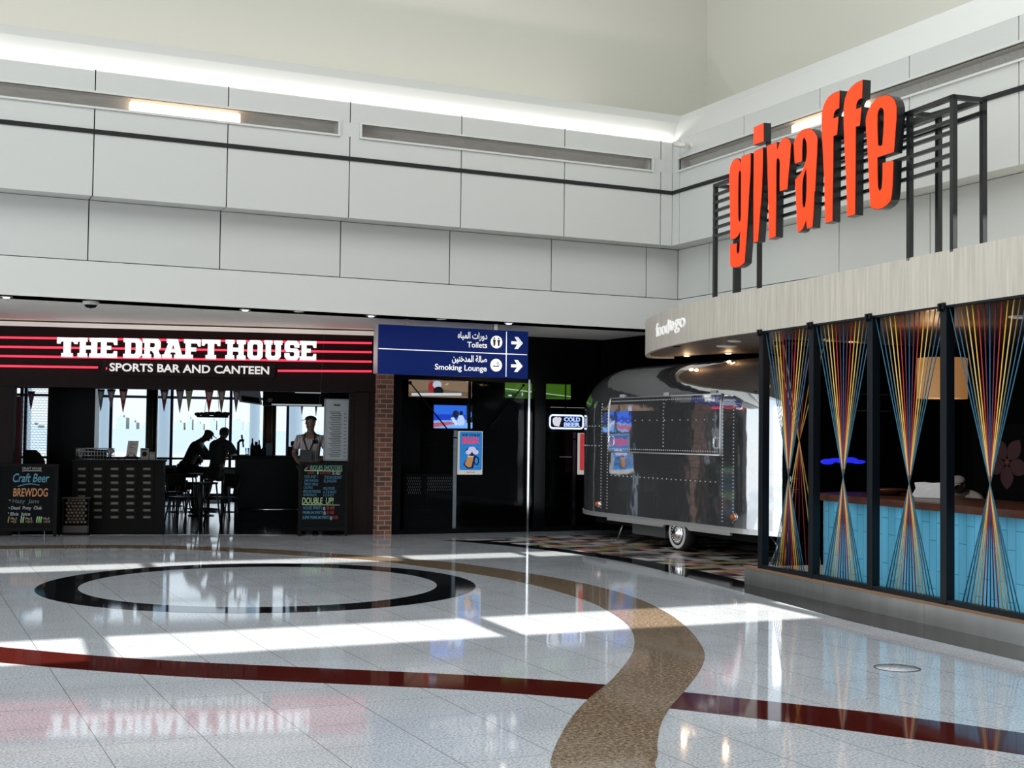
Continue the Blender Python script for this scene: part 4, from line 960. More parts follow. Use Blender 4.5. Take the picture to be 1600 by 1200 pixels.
# lightbox posters
PC = -.12
def poster(box, lab, base, pics, texts, strip=True):
    x0, y0, x1, y1 = box; a0, b0 = GL.px(x0, y1, PC); a1, b1 = GL.px(x1, y0, PC)
    o = thing('lightbox_poster', lab, 'poster', GL.P((a0 + a1) / 2, b0, PC), 'lit beer posters behind the glass')
    MB().box(a0, a1, b0, b1, PC - .06, PC, GL).build('lightbox', scr('#d9cfc4', .6), o)
    w_, h_ = a1 - a0, b1 - b0
    Q = lambda u_, v_: (a0 + u_ * w_, b0 + v_ * h_)
    MB().prism([Q(u_, v_) for u_, v_ in rrect(.03, .97, .10, .985, .05)], PC + .0005, PC + .0012, GL).build('print', base, o)
    for i, (mt, P_) in enumerate(pics): MB().prism([Q(u_, v_) for u_, v_ in P_], PC + .0013 + .0004 * i, PC + .0016 + .0004 * i, GL).build('artwork', mt, o)
    for (s_, u_, v_, hh, wd, mt) in texts:
        q = Q(u_, v_); MB().text(GL, s_, q[0], q[1], hh * h_, PC + .006, .001, 'CENTER', wd * w_, .03).build('lettering', mt, o)
    for v_ in (0.02, .98): MB().box(a0 - .03, a1 + .03, b0 + h_ * v_ - .008, b0 + h_ * v_ + .008, PC - .09, PC - .061, GL).build('rail', m_black, o)
    MB().box((a0 + a1) / 2 - .02, (a0 + a1) / 2 + .02, b1 - .02, SOF, PC - .1, PC - .065, GL).build('hanger', m_black, o)
ink = scr('#14245c', .12); white = scr('#d4cef0', .7)
mug = [(scr('#1a2350', .1), [(.19, .23), (.37, .13), (.60, .145), (.74, .43), (.40, .45)]), (scr('#c98f5c', .6), [(.25, .235), (.39, .165), (.53, .175), (.62, .40), (.37, .42)]), (scr('#d9c1b8', .65), [(.36, .40), (.62, .40), (.66, .50), (.40, .50)]),
       (ink, ell(.55, .53, .29, .10)), (white, ell(.40, .515, .12, .055)), (white, ell(.70, .52, .13, .06)), (white, ell(.55, .58, .17, .065)), (ink, ell(.74, .32, .115, .105)), (scr('#3f8ed4', .6), ell(.735, .32, .07, .075)), (scr('#1a2350', .1), [(.52, .15), (.59, .15), (.68, .42), (.63, .42)])]
poster((716.5, 674, 754.5, 741.5), 'blue lit poster of a foaming beer mug under the words ice cold beer', scr('#2f86d2', .62), mug,
       [('ICE COLD', .5, .885, .05, .74, ink), ('BEER', .5, .715, .145, .72, scr('#ee3f58', .8)), ('DRAFT HOUSE', .5, .045, .02, .34, scr('#8c2030', .3))])
poster((904.5, 677, 943, 741.5), 'red lit beer poster half hidden behind the caravan end', scr('#e2464b', .6),
       [(white, ell(.56, .46, .36, .15)), (ink, ell(.57, .46, .32, .13)), (white, ell(.58, .46, .27, .10)), (scr('#e2464b', .6), ell(.58, .34, .22, .06)), (ink, ell(.5, .27, .22, .07)), (white, ell(.54, .27, .14, .045))],
       [('COLD', .55, .85, .07, .60, ink), ('BEER', .6, .74, .06, .58, white)])
for x, lab in ((712, 'pale upright beside the blue beer poster'), (898.5, 'dim upright beside the red beer poster')):
    a = GL.px(x, 700, PC)[0]; o = thing('poster_upright', lab, 'upright', GL.P(a, .0, PC), 'steel uprights beside the posters')
    MB().box(a - .03, a + .03, .07, 1.63, PC - .06, PC - .02, GL).build('channel', m_steel, o)
    MB().box(a - .034, a + .034, 1.50, 1.525, PC - .06, PC - .014, GL).build('clamp', m_black, o)
a = GL.px(824.5, 660)[0]; tag(MB().box(a - .012, a + .022, .0, HB + .05, .008, .035, GL).build('pull_bar', m_steel), 'tall vertical polished pull bar on the dark glazed front', 'pull bar')
# cold beer neon
CC = -.30
a0, b0 = GL.px(858, 670, CC); a1, b1 = GL.px(912.5, 648.5, CC)
cb = thing('cold_beer_neon', 'white neon reading cold beer with a mug in a rounded border', 'neon sign', GL.P((a0 + a1) / 2, b0, CC))
m_cold = M('cool_white_neon', (.8, .85, 1), .4, emit=(.72, .78, 1), es=1.5); m_coldblue = M('pale_blue_neon', (.5, .6, 1), .4, emit=(.42, .55, 1), es=1.2)
MB().box(a0 - .03, a1 + .03, b0 - .03, b1 + .03, CC - .05, CC - .03, GL).build('backing', m_black, cb)
MB().box((a0 + a1) / 2 - .01, (a0 + a1) / 2 + .01, b1, SOF, CC - .06, CC - .045, GL).build('hanger', m_black, cb)
MB().tube([GL.P(x, y, CC) for x, y in rrect(a0 + .015, a1 - .015, b0 + .012, b1 - .012, .05)], .014, 8, True).build('border_tube', m_cold, cb)
w_, h_ = a1 - a0, b1 - b0; Q = lambda u_, v_: (a0 + u_ * w_, b0 + v_ * h_)
mg = MB().prism([Q(*p) for p in ((.14, .30), (.17, .22), (.29, .17), (.33, .5), (.36, .72), (.31, .82), (.26, .78), (.21, .84), (.15, .76), (.12, .72), (.11, .5))], CC - .02, CC - .005, GL)
mg.build('mug', scr('#efe6ee', .8), cb)
MB().text(GL, 'COLD', Q(.43, 0)[0], Q(0, .54)[1], h_ * .27, CC - .01, .012, 'LEFT', w_ * .46, .03).build('lettering', m_coldblue, cb)
MB().text(GL, 'BEER', Q(.43, 0)[0], Q(0, .18)[1], h_ * .27, CC - .01, .012, 'LEFT', w_ * .46, .03).build('lettering', m_coldblue, cb)
# thin lit shelf edges and X-bracing rods
for (x0, x1, y), lab, e in [((860, 913, 635.8), 'thin pale lit edge above the cold beer neon', .5), ((874, 896, 713.5), 'thin dim shelf edge left of the red poster', .12)]:
    a, b = GL.px(x0, y, -.8); a2 = GL.px(x1, y, -.8)[0]
    o = thing('glass_shelf', lab, 'shelf', GL.P(a, b, -.8), 'shelf edges behind the glass')
    MB().box(a, a2, b - .012, b + .004, -1.1, -.8, GL).build('board', m_black, o); MB().box(a, a2, b - .008, b, -.8, -.795, GL).build('lit_edge', scr('#cfc8c6', e), o)
rd = thing('bracing_rod', 'thin dark diagonal bracing rod falling from upper left across the televisions', 'rod', GL.P(.3, .3, -.02), 'diagonal rods on the glazed front')
MB().tube([GL.P(*GL.px(640, 597, -.02), -.02), GL.P(*GL.px(701, 673, -.02), -.02)], .011, 6).build('rod', m_black, rd); MB().ball(GL.P(*GL.px(641, 598, -.02), -.02), .03, 8, 6).build('end_fork', m_black, rd)
rd = thing('bracing_rod', 'thin dark diagonal bracing rod falling from upper right of the glazed bay', 'rod', GL.P(2.3, 2.3, .02), 'diagonal rods on the glazed front')
MB().tube([GL.P(*GL.px(819, 601, -.005), -.005), GL.P(*GL.px(766, 668, -.005), -.005)], .009, 6).build('rod', m_black, rd); MB().ball(GL.P(*GL.px(818, 602, -.005), -.005), .025, 8, 6).build('end_fork', m_black, rd)
# perforated metal bench screen seen through the glass
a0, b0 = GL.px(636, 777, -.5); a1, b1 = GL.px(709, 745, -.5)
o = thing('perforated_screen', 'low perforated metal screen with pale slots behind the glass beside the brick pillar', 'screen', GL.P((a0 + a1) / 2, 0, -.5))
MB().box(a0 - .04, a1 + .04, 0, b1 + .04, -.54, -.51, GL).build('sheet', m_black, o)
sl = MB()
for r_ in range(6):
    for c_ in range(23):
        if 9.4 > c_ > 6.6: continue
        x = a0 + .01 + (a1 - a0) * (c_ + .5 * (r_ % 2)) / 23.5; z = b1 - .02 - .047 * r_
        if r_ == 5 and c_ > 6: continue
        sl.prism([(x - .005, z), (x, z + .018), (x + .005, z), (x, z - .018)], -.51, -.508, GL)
tag(sl.build('slot', M('slot_window_glow', (.12, .125, .13), .5, emit=(.5, .55, .6), es=.05), o), kind='stuff')  # pale, faintly glowing insets stand in for window reflections in the mesh

# ------------------------------------------------------------------ bar interior shell
WC = -11.0
struct('ceiling_bar', MB().box(-9, 1.2, 2.95, 3.1, -12, -.26, SF), m_black)
xr_ = sp(509, 690, -2.3)[0]
struct('wall_bar_right', MB().box(xr_, 1.0, 0, 3.0, -2.45, -2.3, SF).box(xr_ - .0, xr_ + .12, 0, 3.0, -2.3, -2.2, SF), m_blackgloss)
struct('wall_bar_left', MB().box(-9.1, -8.9, 0, 3.0, -12, -.2, SF), m_black)
# glazed far wall looking out over the apron
win = struct('window_2', MB().box(-9, 2.5, 0, .12, WC - .1, WC, SF).box(-9, 2.5, 2.80, 3.0, WC - .1, WC, SF), M('window_frame_blue', (.02, .03, .10), .4))
m_mull = M('blue_black_mullion', (.012, .016, .06), .4); m_wht = M('white_painted_column', (.80, .88, .92), .5)
fm = MB()
for x in (33, 39.5, 173, 268, 360.3, 449.5):
    a = sp(x, 660, WC)[0]; fm.box(a - .032, a + .032, .1, 2.85, WC - .08, WC + .02, SF)
fm.build('mullion', m_mull, win)
tm = MB()
for y in (620.5, ):
    z = sp(250, y, WC)[1]; tm.box(-9, 2.5, z - .03, z + .03, WC - .08, WC - .02, SF)
tm.build('transom', M('grey_blue_transom', (.25, .30, .40), .4), win)
MB().box(-9, 2.5, .12, 2.8, WC - .05, WC - .045, SF).build('pane', m_pane, win)
for i, (x, w_) in enumerate([(40, .12), (162, .15), (257, .15), (398, .12), (462, .16)]):
    a = sp(x, 660, WC - 5)[0]; w_ *= 1.15
    o = tag(MB().tube([SF.P(a, -4.5, WC - 5), SF.P(a, 6.5, WC - 5)], w_ / 1.0, 14).build('outside_column', m_wht), ['pale round column outside the window behind the mesh screen', 'pale round column outside the window left of the clad column', 'pale round column outside the window right of the clad column', 'pale round column outside the window left of the pipe column', 'pale round column outside the window behind the standing barman'][i], 'column', 'columns outside the bar windows')
# handrail in front of the windows
hr = thing('handrail', 'dark metal handrail along the bar windows', 'handrail', SF.P(-4, 0, WC + .6))
zr = sp(230, 716, WC + .6)[1]
MB().tube([SF.P(-8.5, zr, WC + .6), SF.P(1.5, zr, WC + .6)], .025, 8).build('top_tube', m_black, hr)
for i in range(9): MB().box(-8.3 + 1.15 * i - .02, -8.3 + 1.15 * i + .02, 0, zr, WC + .58, WC + .62, SF).build('baluster', m_black, hr)

def column(x0, x1, c, mats, lab, name):
    a0 = sp(x0, 690, c)[0]; a1 = sp(x1, 690, c)[0]; w_ = a1 - a0
    o = thing(name, lab, 'column', SF.P((a0 + a1) / 2, 0, c - .1))
    MB().box(a0, a1, 0, 2.95, c - w_ * .9, c - .03, SF).build('core', m_black, o)
    nP = len(mats)
    for i, mt in enumerate(mats):
        a = a0 + w_ * (i + .5) / nP
        MB().tube([SF.P(a, .02, c - .02), SF.P(a, 2.94, c - .02)], w_ / nP * .48, 8).build('pipe', mt, o)
cm = lambda h: M('pipe_' + h.strip('#'), h, .35, .6)
pb, pg, pd, pc = cm('#9c927c'), cm('#6a6356'), cm('#2a2724'), cm('#8a5a45')
column(227, 244.5, -7.5, [pb, pb, pg, pb, pd, pg], 'column clad in beige pipes behind the menu stand', 'clad_column')
column(410.5, 431, -5.5, [pb, pd, pc, pc, pg, pb, pd, pg], 'column clad in copper and steel pipes left of the barman', 'clad_column')
a0 = sp(74, 700, -1.6)[0]; a1 = sp(147, 700, -1.6)[0]
struct('wall_bar_column', MB().box(a0, a1, 0, 2.95, -2.2, -1.6, SF), m_blackgloss)

# mesh screen and red post at the left of the opening
a0, z0 = sp(32.5, 722, -1.0); a1, z1 = sp(76, 608, -1.0)
ms = thing('mesh_screen', 'wire mesh screen in front of the bright window at the left of the bar', 'mesh screen', SF.P((a0 + a1) / 2, 0, -1.0))
MB().box(a0 - .03, a0, 0, z1 + .05, -1.03, -.97, SF).box(a1, a1 + .03, 0, z1 + .05, -1.03, -.97, SF).box(a0 - .03, a1 + .03, z1 + .02, 2.3, -1.03, -.97, SF).box(a0 - .03, a1 + .03, z0 - .12, z0 - .06, -1.03, -.97, SF).build('frame', m_black, ms)
wm = MB(); rows = 30; step = (z1 - z0 + .1) / rows; nC = 7
for r_ in range(rows):
    zb = z0 - .08 + r_ * step; pts = []
    for c_ in range(2 * nC + 1): pts.append(SF.P(a0 + (a1 - a0) * c_ / (2 * nC), zb + (step * .5 if (c_ + r_) % 2 else 0), -1.0))
    wm.tube(pts, .0035, 4)
tag(wm.build('wire_mesh', M('grey_wire', (.25, .3, .42), .5), ms), kind='stuff')
a0, _ = sp(21.5, 700, -.5); a1, _ = sp(32, 700, -.5)
tag(MB().box(a0, a1, 0, sp(26, 619, -.5)[1], -.56, -.5, SF).build('red_post', M('dark_red_paint', (.09, .008, .012), .5)), 'dark red upright board at the left edge of the bar opening', 'post')
a0, z0 = sp(38, 728, -.85); a1, z1 = sp(66, 703, -.85)
o = thing('till', 'black till on a stand in front of the mesh screen', 'till', SF.P((a0 + a1) / 2, 0, -.8))
MB().box(a0 - .02, a1 + .05, 0, z0 + .0, -.95, -.70, SF).build('stand', m_black, o, bevel=.01)
MB().prism([(a0, z0), (a1 + .05, z0), (a1 + .04, z0 + .08), (a1 - .04, z1 - .05), (a0 + .16, z1), (a0, z1)], -.9, -.72, SF).build('till_body', m_black, o, bevel=.01)

# ------------------------------------------------------------------ host stand with little drawers, and what is on it
HC = -.32
a0, z1 = sp(114, 718.5, HC); a1, _ = sp(243, 718.5, HC); z1 = sp(180, 718.5, HC)[1]
hs = thing('drawer_cabinet', 'tall dark cabinet of small labelled drawers at the bar entrance', 'cabinet', SF.P((a0 + a1) / 2, 0, HC - .25))
MB().box(a0, a1 + .12, .0, z1 - .03, HC - .5, HC - .005, SF).build('carcass', M('dark_oak', (.007, .006, .0055), .6, spec=.1), hs)
MB().box(a0 - .02, a1 + .14, z1 - .03, z1, HC - .52, HC + .02, SF).build('top_board', m_black, hs, bevel=.004)
m_drw = M('dark_drawer', (.008, .007, .006), .6, var=(6, .4, (3, 3, 12)), spec=.1); m_lab = M('paper_label', (.14, .135, .12), .7); m_brass = M('label_holder', (.05, .045, .04), .5, .3)
xs = [128, 153, 179, 203.5, 229.5]; ys = [733 + 10.75 * i for i in range(8)]
px1 = sp(153, 750, HC)[0] - sp(128, 750, HC)[0]
first = None
for i, x in enumerate(xs):
    for j, y in enumerate(ys):
        a, z = sp(x, y, HC)
        if first is None:
            fa, fz = a, z
            d = MB().box(a - px1 * .44, a + px1 * .44, z - .046, z + .046, HC - .004, HC + .006, SF).build('drawer', m_drw, hs)
            MB().box(a - .058, a + .058, z - .018, z + .022, HC + .006, HC + .011, SF).build('label_holder', m_brass, d)
            MB().box(a - .048, a + .048, z - .010, z + .017, HC + .011, HC + .012, SF).build('paper_label', m_lab, d)
            first = d
        else:
            d = copy_tree(first, hs); d.location = SF.u * (a - fa) + Vector((0, 0, z - fz))
# things on top of the cabinet
TZ = z1
def on_top(x, c=-.52): return SF.px(x, 718, c)[0]
a0 = on_top(120); a1 = on_top(177)
o = thing('wire_basket', 'low wire basket of dark and pale bundles at the left of the cabinet top', 'basket', SF.P((a0 + a1) / 2, TZ, -.52))
bk = MB()
for zz in (.005, .06, .12, .17):
    bk.tube([SF.P(a, TZ + zz, c) for a, c in ((a0, -.42), (a1, -.42), (a1, -.66), (a0, -.66))], .004, 5, True)
for i in range(13):
    a = a0 + (a1 - a0) * i / 12
    for c in (-.42, -.66): bk.tube([SF.P(a, TZ, c), SF.P(a, TZ + .17, c)], .003, 4)
tag(bk.build('wire', m_alu, o), kind='stuff')
MB().box(a0 + .17, a1 - .1, TZ, TZ + .15, -.60, -.46, SF).build('dark_bundle', m_black, o, bevel=.02)
for x, r_ in ((123, .04), (128, .045), (126, .035), (171, .045), (174, .04)):
    MB().ball(SF.P(on_top(x), TZ + (.13 if r_ > .037 else .05), -.54), (r_, r_, r_), 10, 8).build('pale_bundle', M('pale_cloth', (.22, .21, .2), .8), o)
# menu on an easel
me_ = thing('menu_easel', 'cream menu leaning on a small black easel on the cabinet', 'menu', SF.P(on_top(205), TZ, -.52))
q = [on_top(197), on_top(213.5)]; tz = sp(205, 688, -.55)[1]
mF = Fr(SF.P(q[0], TZ + .05, -.48), SF.u, Vector((0, 0, 1)) - SF.w * .22 + SF.u * .10)
MB().box(0, q[1] - q[0], 0, tz - TZ - .05, -.012, 0, mF).build('menu_card', M('cream_card', (.36, .33, .30), .7), me_)
tx = MB()
for i in range(9): tx.box(.03, q[1] - q[0] - .03 - .03 * (i % 3), .04 + .024 * i, .046 + .024 * i, 0, .001, mF)
tag(tx.build('print', m_black, me_), kind='stuff')
for aa_, cc in ((q[0] - .02, -.44), (q[1] + .02, -.44), ((q[0] + q[1]) / 2, -.68)): MB().tube([SF.P(aa_, TZ, cc), SF.P((q[0] + q[1]) / 2, TZ + .12, -.52)], .008, 5).build('easel_leg', m_black, me_)
MB().box(q[0] - .02, q[1] + .02, TZ + .03, TZ + .05, -.50, -.44, SF).build('easel_ledge', m_black, me_)
for x0, x1, ytop, lab, c in [(219, 232.5, 700, 'small framed notice between the easel menu and the card on the cabinet', -.5), (233.5, 242, 706, 'tiny pale card in a stand at the right end of the cabinet top', -.46)]:
    q0, q1 = sp(x0, 717, c)[0], sp(x1, 717, c)[0]; zz = sp(x0, ytop, c)[1]
    o = thing('table_card', lab, 'sign', SF.P((q0 + q1) / 2, TZ, c))
    MB().box(q0, q1, TZ, zz, c - .02, c, SF).build('card', M('grey_card', (.20, .19, .18), .7), o, bevel=.003)
    w_ = q1 - q0; 
    if x0 == 219: MB().prism([((q0 + q1) / 2 + w_ * .3 * cos(2 * pi * k_ / 16), TZ + (zz - TZ) * .5 + w_ * .3 * sin(2 * pi * k_ / 16)) for k_ in range(16)], c, c + .002, SF).build('emblem', m_black, o)
    MB().box(q0 + w_ * .12, q1 - w_ * .12, TZ + (zz - TZ) * .82, TZ + (zz - TZ) * .9, c, c + .002, SF).build('heading', m_black, o)
# crate of short logs in front of the cabinet
a0, z1 = sp(98, 779, -.06); a1, z0 = sp(139, 819, -.06)
cr = thing('log_crate', 'dark crate of short logs standing before the drawer cabinet', 'crate', SF.P((a0 + a1) / 2, 0, -.15))
MB().box(a0, a1, 0, .03, -.3, -.05, SF).box(a0, a0 + .02, 0, z1, -.3, -.05, SF).box(a1 - .02, a1, 0, z1, -.3, -.05, SF).box(a0, a1, .03, z1, -.3, -.29, SF).build('box', m_black, cr)
MB().box(a0 - .01, a1 + .01, z1, z1 + .015, -.30, -.045, SF).box(a0, a1, .03, z0 - .02, -.06, -.05, SF).build('rim', M('crate_rim', (.05, .045, .04), .5), cr)
m_log = M('cut_log_end', (.16, .12, .085), .8, var=(20, .5, (1, 1, 1))); m_bark = M('log_bark', (.02, .015, .012), .9)
lg = None; rr = .027; rows_ = int((z1 - z0) / (rr * 1.75))
for j in range(rows_):
    for i in range(int((a1 - a0 - .05) / (2 * rr))):
        a = a0 + .03 + rr + i * 2 * rr + (rr if j % 2 else 0); z = z0 + rr + j * rr * 1.74
        if a > a1 - .02 - rr: continue
        if lg is None:
            la, lz = a, z; lg = thing('short_log', 'pale cut end of a short log stacked in the dark crate', 'log', SF.P(a, z, -.1), 'short logs in the crate')
            MB().lathe([(0, 0), (rr * .97, 0), (rr * .97, -.18), (0, -.18)], SF.P(a, z, -.075), SF.w, 10).build('bark', m_bark, lg)
            MB().lathe([(rr * .72, .0), (rr * .68, .003), (0, .003)], SF.P(a, z, -.075), SF.w, 10).build('cut_end', m_log, lg)
        else:
            o = copy_tree(lg); o.location = SF.P(a, z, -.1) + SF.w * random.uniform(-.03, .01)

# ------------------------------------------------------------------ chalkboards
m_slate = M('chalkboard', (.004, .0045, .005), .6, spec=.08)
def chalk(c, e=.0): return M('chalk_' + c.strip('#'), c, .8, emit=c, es=.05)
ch = {k_: chalk(v_) for k_, v_ in dict(cyan='#5a92a6', orange='#c58a60', white='#a4a8a8', grey='#525c60', blue='#42718a', lime='#9ab886', mint='#6c9f8a', red='#8a3038', gold='#a5824c').items()}
def aboard(x0, x1, ytop, lab, lines, c=.32):
    a0, zt_ = sp(x0, ytop, c); a1, _ = sp(x1, ytop, c)
    zt_ = sp((x0 + x1) / 2, ytop, c)[1]
    o = thing('chalkboard', lab, 'chalkboard sign', SF.P((a0 + a1) / 2, 0, c), 'chalkboard signs at the bar entrance')
    BF = Fr(SF.P(a0, 0, c), SF.u, Vector((0, 0, 1)) - SF.w * .06); w_ = a1 - a0
    MB().box(0, .05, 0, zt_, -.03, .005, BF).box(w_ - .05, w_, 0, zt_, -.03, .005, BF).box(.05, w_ - .05, zt_ - .05, zt_, -.03, .005, BF).box(.05, w_ - .05, .08, .13, -.03, .005, BF).build('frame', m_black, o, bevel=.004)
    MB().box(.04, w_ - .04, .10, zt_ - .03, -.025, -.005, BF).build('slate', m_slate, o)
    KF = Fr(SF.P(a0, 0, c - .42), SF.u, Vector((0, 0, 1)) + SF.w * .30)
    MB().box(.0, .04, 0, zt_ * .95, -.03, .0, KF).box(w_ - .04, w_, 0, zt_ * .95, -.03, 0, KF).build('rear_leg', m_black, o)
    for L in lines:
        kind, mt = L[0], ch[L[1]]
        if kind == 't':
            _, _, s_, xa, xb, yt, yb_, sh = L
            p_ = BF.px(xa, yb_, -.004); q_ = BF.px(xb, yb_, -.004); h_ = BF.px(xa, yt, -.004)[1] - p_[1]
            MB().text(BF, s_, p_[0], p_[1], h_, -.005, .001, 'LEFT', q_[0] - p_[0], .012, sh).build('chalk_lettering', mt, o)
        elif kind == 'l':
            pts = [BF.P(*BF.px(x, y, -.003), -.003) for x, y in L[2]]
            MB().tube(pts, L[3], 5).build('chalk_line', mt, o)
def bottles(n_, x): 
    return [('l', 'lime' if n_ > 1 else 'gold', [(x + 3.2 * i, 817), (x + 3.2 * i, 813), (x + .9 + 3.2 * i, 810), (x + 1.2 + 3.2 * i, 807)], .010) for i in range(n_)]
aboard(-6, 91, 724.5, 'black chalkboard with craft beer chalked in blue, beside the log crate', [
    ('t', 'white', 'THE', 47, 53.5, 727.5, 730, 0), ('t', 'white', 'DRAFT HOUSE', 35, 65, 730, 733.6, 0), ('l', 'white', [(35, 737), (36, 735.6), (64, 735.6), (65, 737)], .006),
    ('t', 'cyan', 'Craft Beer', 20, 77, 740, 753, .25), ('l', 'cyan', [(28, 760), (38, 757), (48, 756), (62, 758)], .008), 
    ('t', 'orange', 'BREWDOG', 20.5, 74.5, 763, 775.5, .06), ('l', 'white', [(15, 782), (16, 781)], .012), ('t', 'grey', 'Hazy  Jane', 19, 61, 779.5, 786, .12),
    ('l', 'white', [(14, 794), (15, 793.4)], .012), ('t', 'white', 'Dead  Pony  Club', 17, 65, 791, 796, .12), ('l', 'white', [(13, 802), (14, 801.4)], .012), ('t', 'white', 'Elvis  Juice', 16, 47, 800.5, 805.5, .12),
    ('t', 'white', 'No.1', 17, 26, 808.5, 811.5, 0), ('t', 'gold', '=55', 17, 25.5, 813, 817, 0), ('t', 'white', 'No.2', 40, 50, 808.5, 811.5, 0), ('t', 'gold', '=210', 40, 50.5, 813, 817, 0), ('t', 'white', 'No.3', 68, 77, 808.5, 811.5, 0), ('t', 'gold', '=310', 68, 78, 813, 817, 0)]
    + bottles(1, 13) + bottles(2, 33) + bottles(3, 57.5))
aboard(468, 545, 722, 'black chalkboard offering shooters and double up spirits, below the barman', [
    ('t', 'mint', 'RIQUES SHOOTERS', 485, 535, 726.5, 734.5, .1), ('l', 'red', [(479, 734), (482, 727), (485, 734)], .008), ('l', 'lime', [(475.5, 735.3), (535, 736.2)], .006), ('l', 'white', [(476, 734.5), (480, 730)], .006),
    ('t', 'red', 'SHOTS', 480.5, 491.5, 737.5, 740.7, 0), ('t', 'white', '1', 495.5, 497.5, 736.5, 741, 0), ('t', 'red', 'SHOTS FOR', 500, 517, 737.5, 741, 0), ('t', 'white', '35 AED', 519, 532, 737, 741.5, 0),
    ('t', 'blue', 'COOL SHOT 1', 475.5, 496, 742.5, 747, 0), ('t', 'blue', 'TUSCAN DELIGHT', 506.5, 534, 743.5, 748, 0), ('t', 'blue', 'JAM SHAKEN', 475.5, 497, 748.7, 752.5, 0), ('t', 'blue', 'EL JAGUAR', 506, 526, 749.3, 753.5, 0),
    ('t', 'blue', 'SMOKY MULE', 475.5, 497, 754.3, 758.3, 0), ('t', 'blue', 'CALYPSO', 474.5, 488.5, 759.8, 763.8, 0), ('t', 'blue', 'HOLLYWOOD', 505, 523, 761, 765, 0), ('t', 'blue', 'MEXICAN STANDARD', 474, 501, 765.5, 769.8, 0), ('t', 'blue', 'A Z B SHOT', 505, 525.5, 766.8, 771, 0),
    ('t', 'blue', 'BAKER BLACK', 474, 495, 771, 775, 0), ('t', 'blue', 'B Z SHOT', 505, 521.5, 772.5, 775.5, 0),
    ('t', 'lime', 'DOUBLE  UP!', 471.8, 521, 777.5, 787, .12), ('t', 'grey', '. . .', 523, 531, 785, 786.5, 0), ('l', 'lime', [(471.5, 788.5), (531, 789.2)], .006),
    ('t', 'blue', 'HOUSE SPIRITS', 473.5, 502.5, 791, 796, 0), ('t', 'white', '@', 504.5, 508.5, 792, 796, 0), ('t', 'red', '20 AED', 510.5, 523, 791, 796, 0),
    ('t', 'blue', 'PREMIUM SPIRITS', 473, 504.5, 798.5, 803, 0), ('t', 'white', '@', 505.5, 509, 799, 803.3, 0), ('t', 'red', '25 AED', 510.5, 522, 798.5, 803, 0),
    ('t', 'blue', 'SUPER PREMIUM SPIRITS', 472.5, 514.5, 806, 811, 0), ('t', 'white', '@', 515.5, 519, 806.8, 811, 0), ('t', 'red', '35 AED', 519.5, 528, 806, 811, 0)])

# tall menu panel hanging at the right of the opening
MC = -.30
a0, z0 = sp(506, 719, MC); a1, z1 = sp(548, 625, MC)
mp = thing('hanging_menu', 'tall pale menu panel hanging at the right side of the bar opening', 'menu board', SF.P((a0 + a1) / 2, z0, MC))
MB().box(a0, a1, z0, z1, MC - .03, MC, SF).build('sheet', M('frosted_menu', (.52, .57, .60), .25, var=(1.5, .5, (1, 1, .8))), mp)
MB().box(a0 - .01, a0 + .012, z0 - .01, z1 + .01, MC - .035, MC + .008, SF).box(a1 - .012, a1 + .012, z0 - .01, z1 + .01, MC - .035, MC + .008, SF).box(a0, a1, z1 - .01, z1 + .012, MC - .035, MC + .008, SF).box(a0, a1, z0 - .012, z0 + .012, MC - .035, MC + .008, SF).build('edge_frame', M('clear_frame', (.4, .42, .43), .2, .4), mp)
tx = MB()
wm_ = a1 - a0; tx.box(a0 + wm_ * .35, a0 + wm_ * .6, z1 - .10, z1 - .07, MC, MC + .001, SF)
for i in range(26):
    z = z1 - .2 - .0275 * i
    tx.box(a0 + wm_ * (.18 + .05 * (i % 3)), a0 + wm_ * (.62 + .06 * (i * 7 % 5) / 5), z, z + .011, MC, MC + .001, SF)
    if i % 2: tx.box(a0 + wm_ * .75, a0 + wm_ * .85, z, z + .011, MC, MC + .001, SF)
tag(tx.build('print', M('grey_print', (.06, .065, .07), .6), mp), kind='stuff')
for a in (a0 + .06, a1 - .06): MB().tube([SF.P(a, z1, MC - .015), SF.P(a, HEAD + .0, MC - .015)], .005, 5).build('hanging_wire', m_black, mp)

# pennants strung below the lintel
PN = [(49, 612, 640, 10, '#8a3b22', 'red checked pennant before the mesh screen, leftmost of the string'), (158, 609, 643, 10, '#4d5f66', 'grey-teal pennant at the left of the window string'), (174, 609, 637, 12, '#6a5356', 'dark mauve pennant second in the window string'),
      (193, 609, 644.5, 12, '#8e3b3a', 'red and cream pennant just left of the beige column'), (257, 609, 642.5, 12, '#5b2529', 'maroon pennant just right of the beige column'), (281.5, 609, 645, 12, '#6b6569', 'grey pennant with a dark top, right of the maroon one'),
      (295.5, 609, 643, 11, '#93906a', 'cream and yellow pennant in the middle of the string'), (327, 609, 644.5, 13, '#9c2c25', 'solid red pennant above the hanging tray'), (346.5, 609, 645.5, 12, '#7a6048', 'tan pennant beside the solid red one'),
      (369.5, 609, 644, 11, '#55505a', 'grey-purple pennant next to the hanging television'), (472, 633, 648, 4, '#b79a92', 'small pale pennant above the barman cap'), (494, 633, 650, 4, '#8d8488', 'small grey pennant right of the barman cap')]
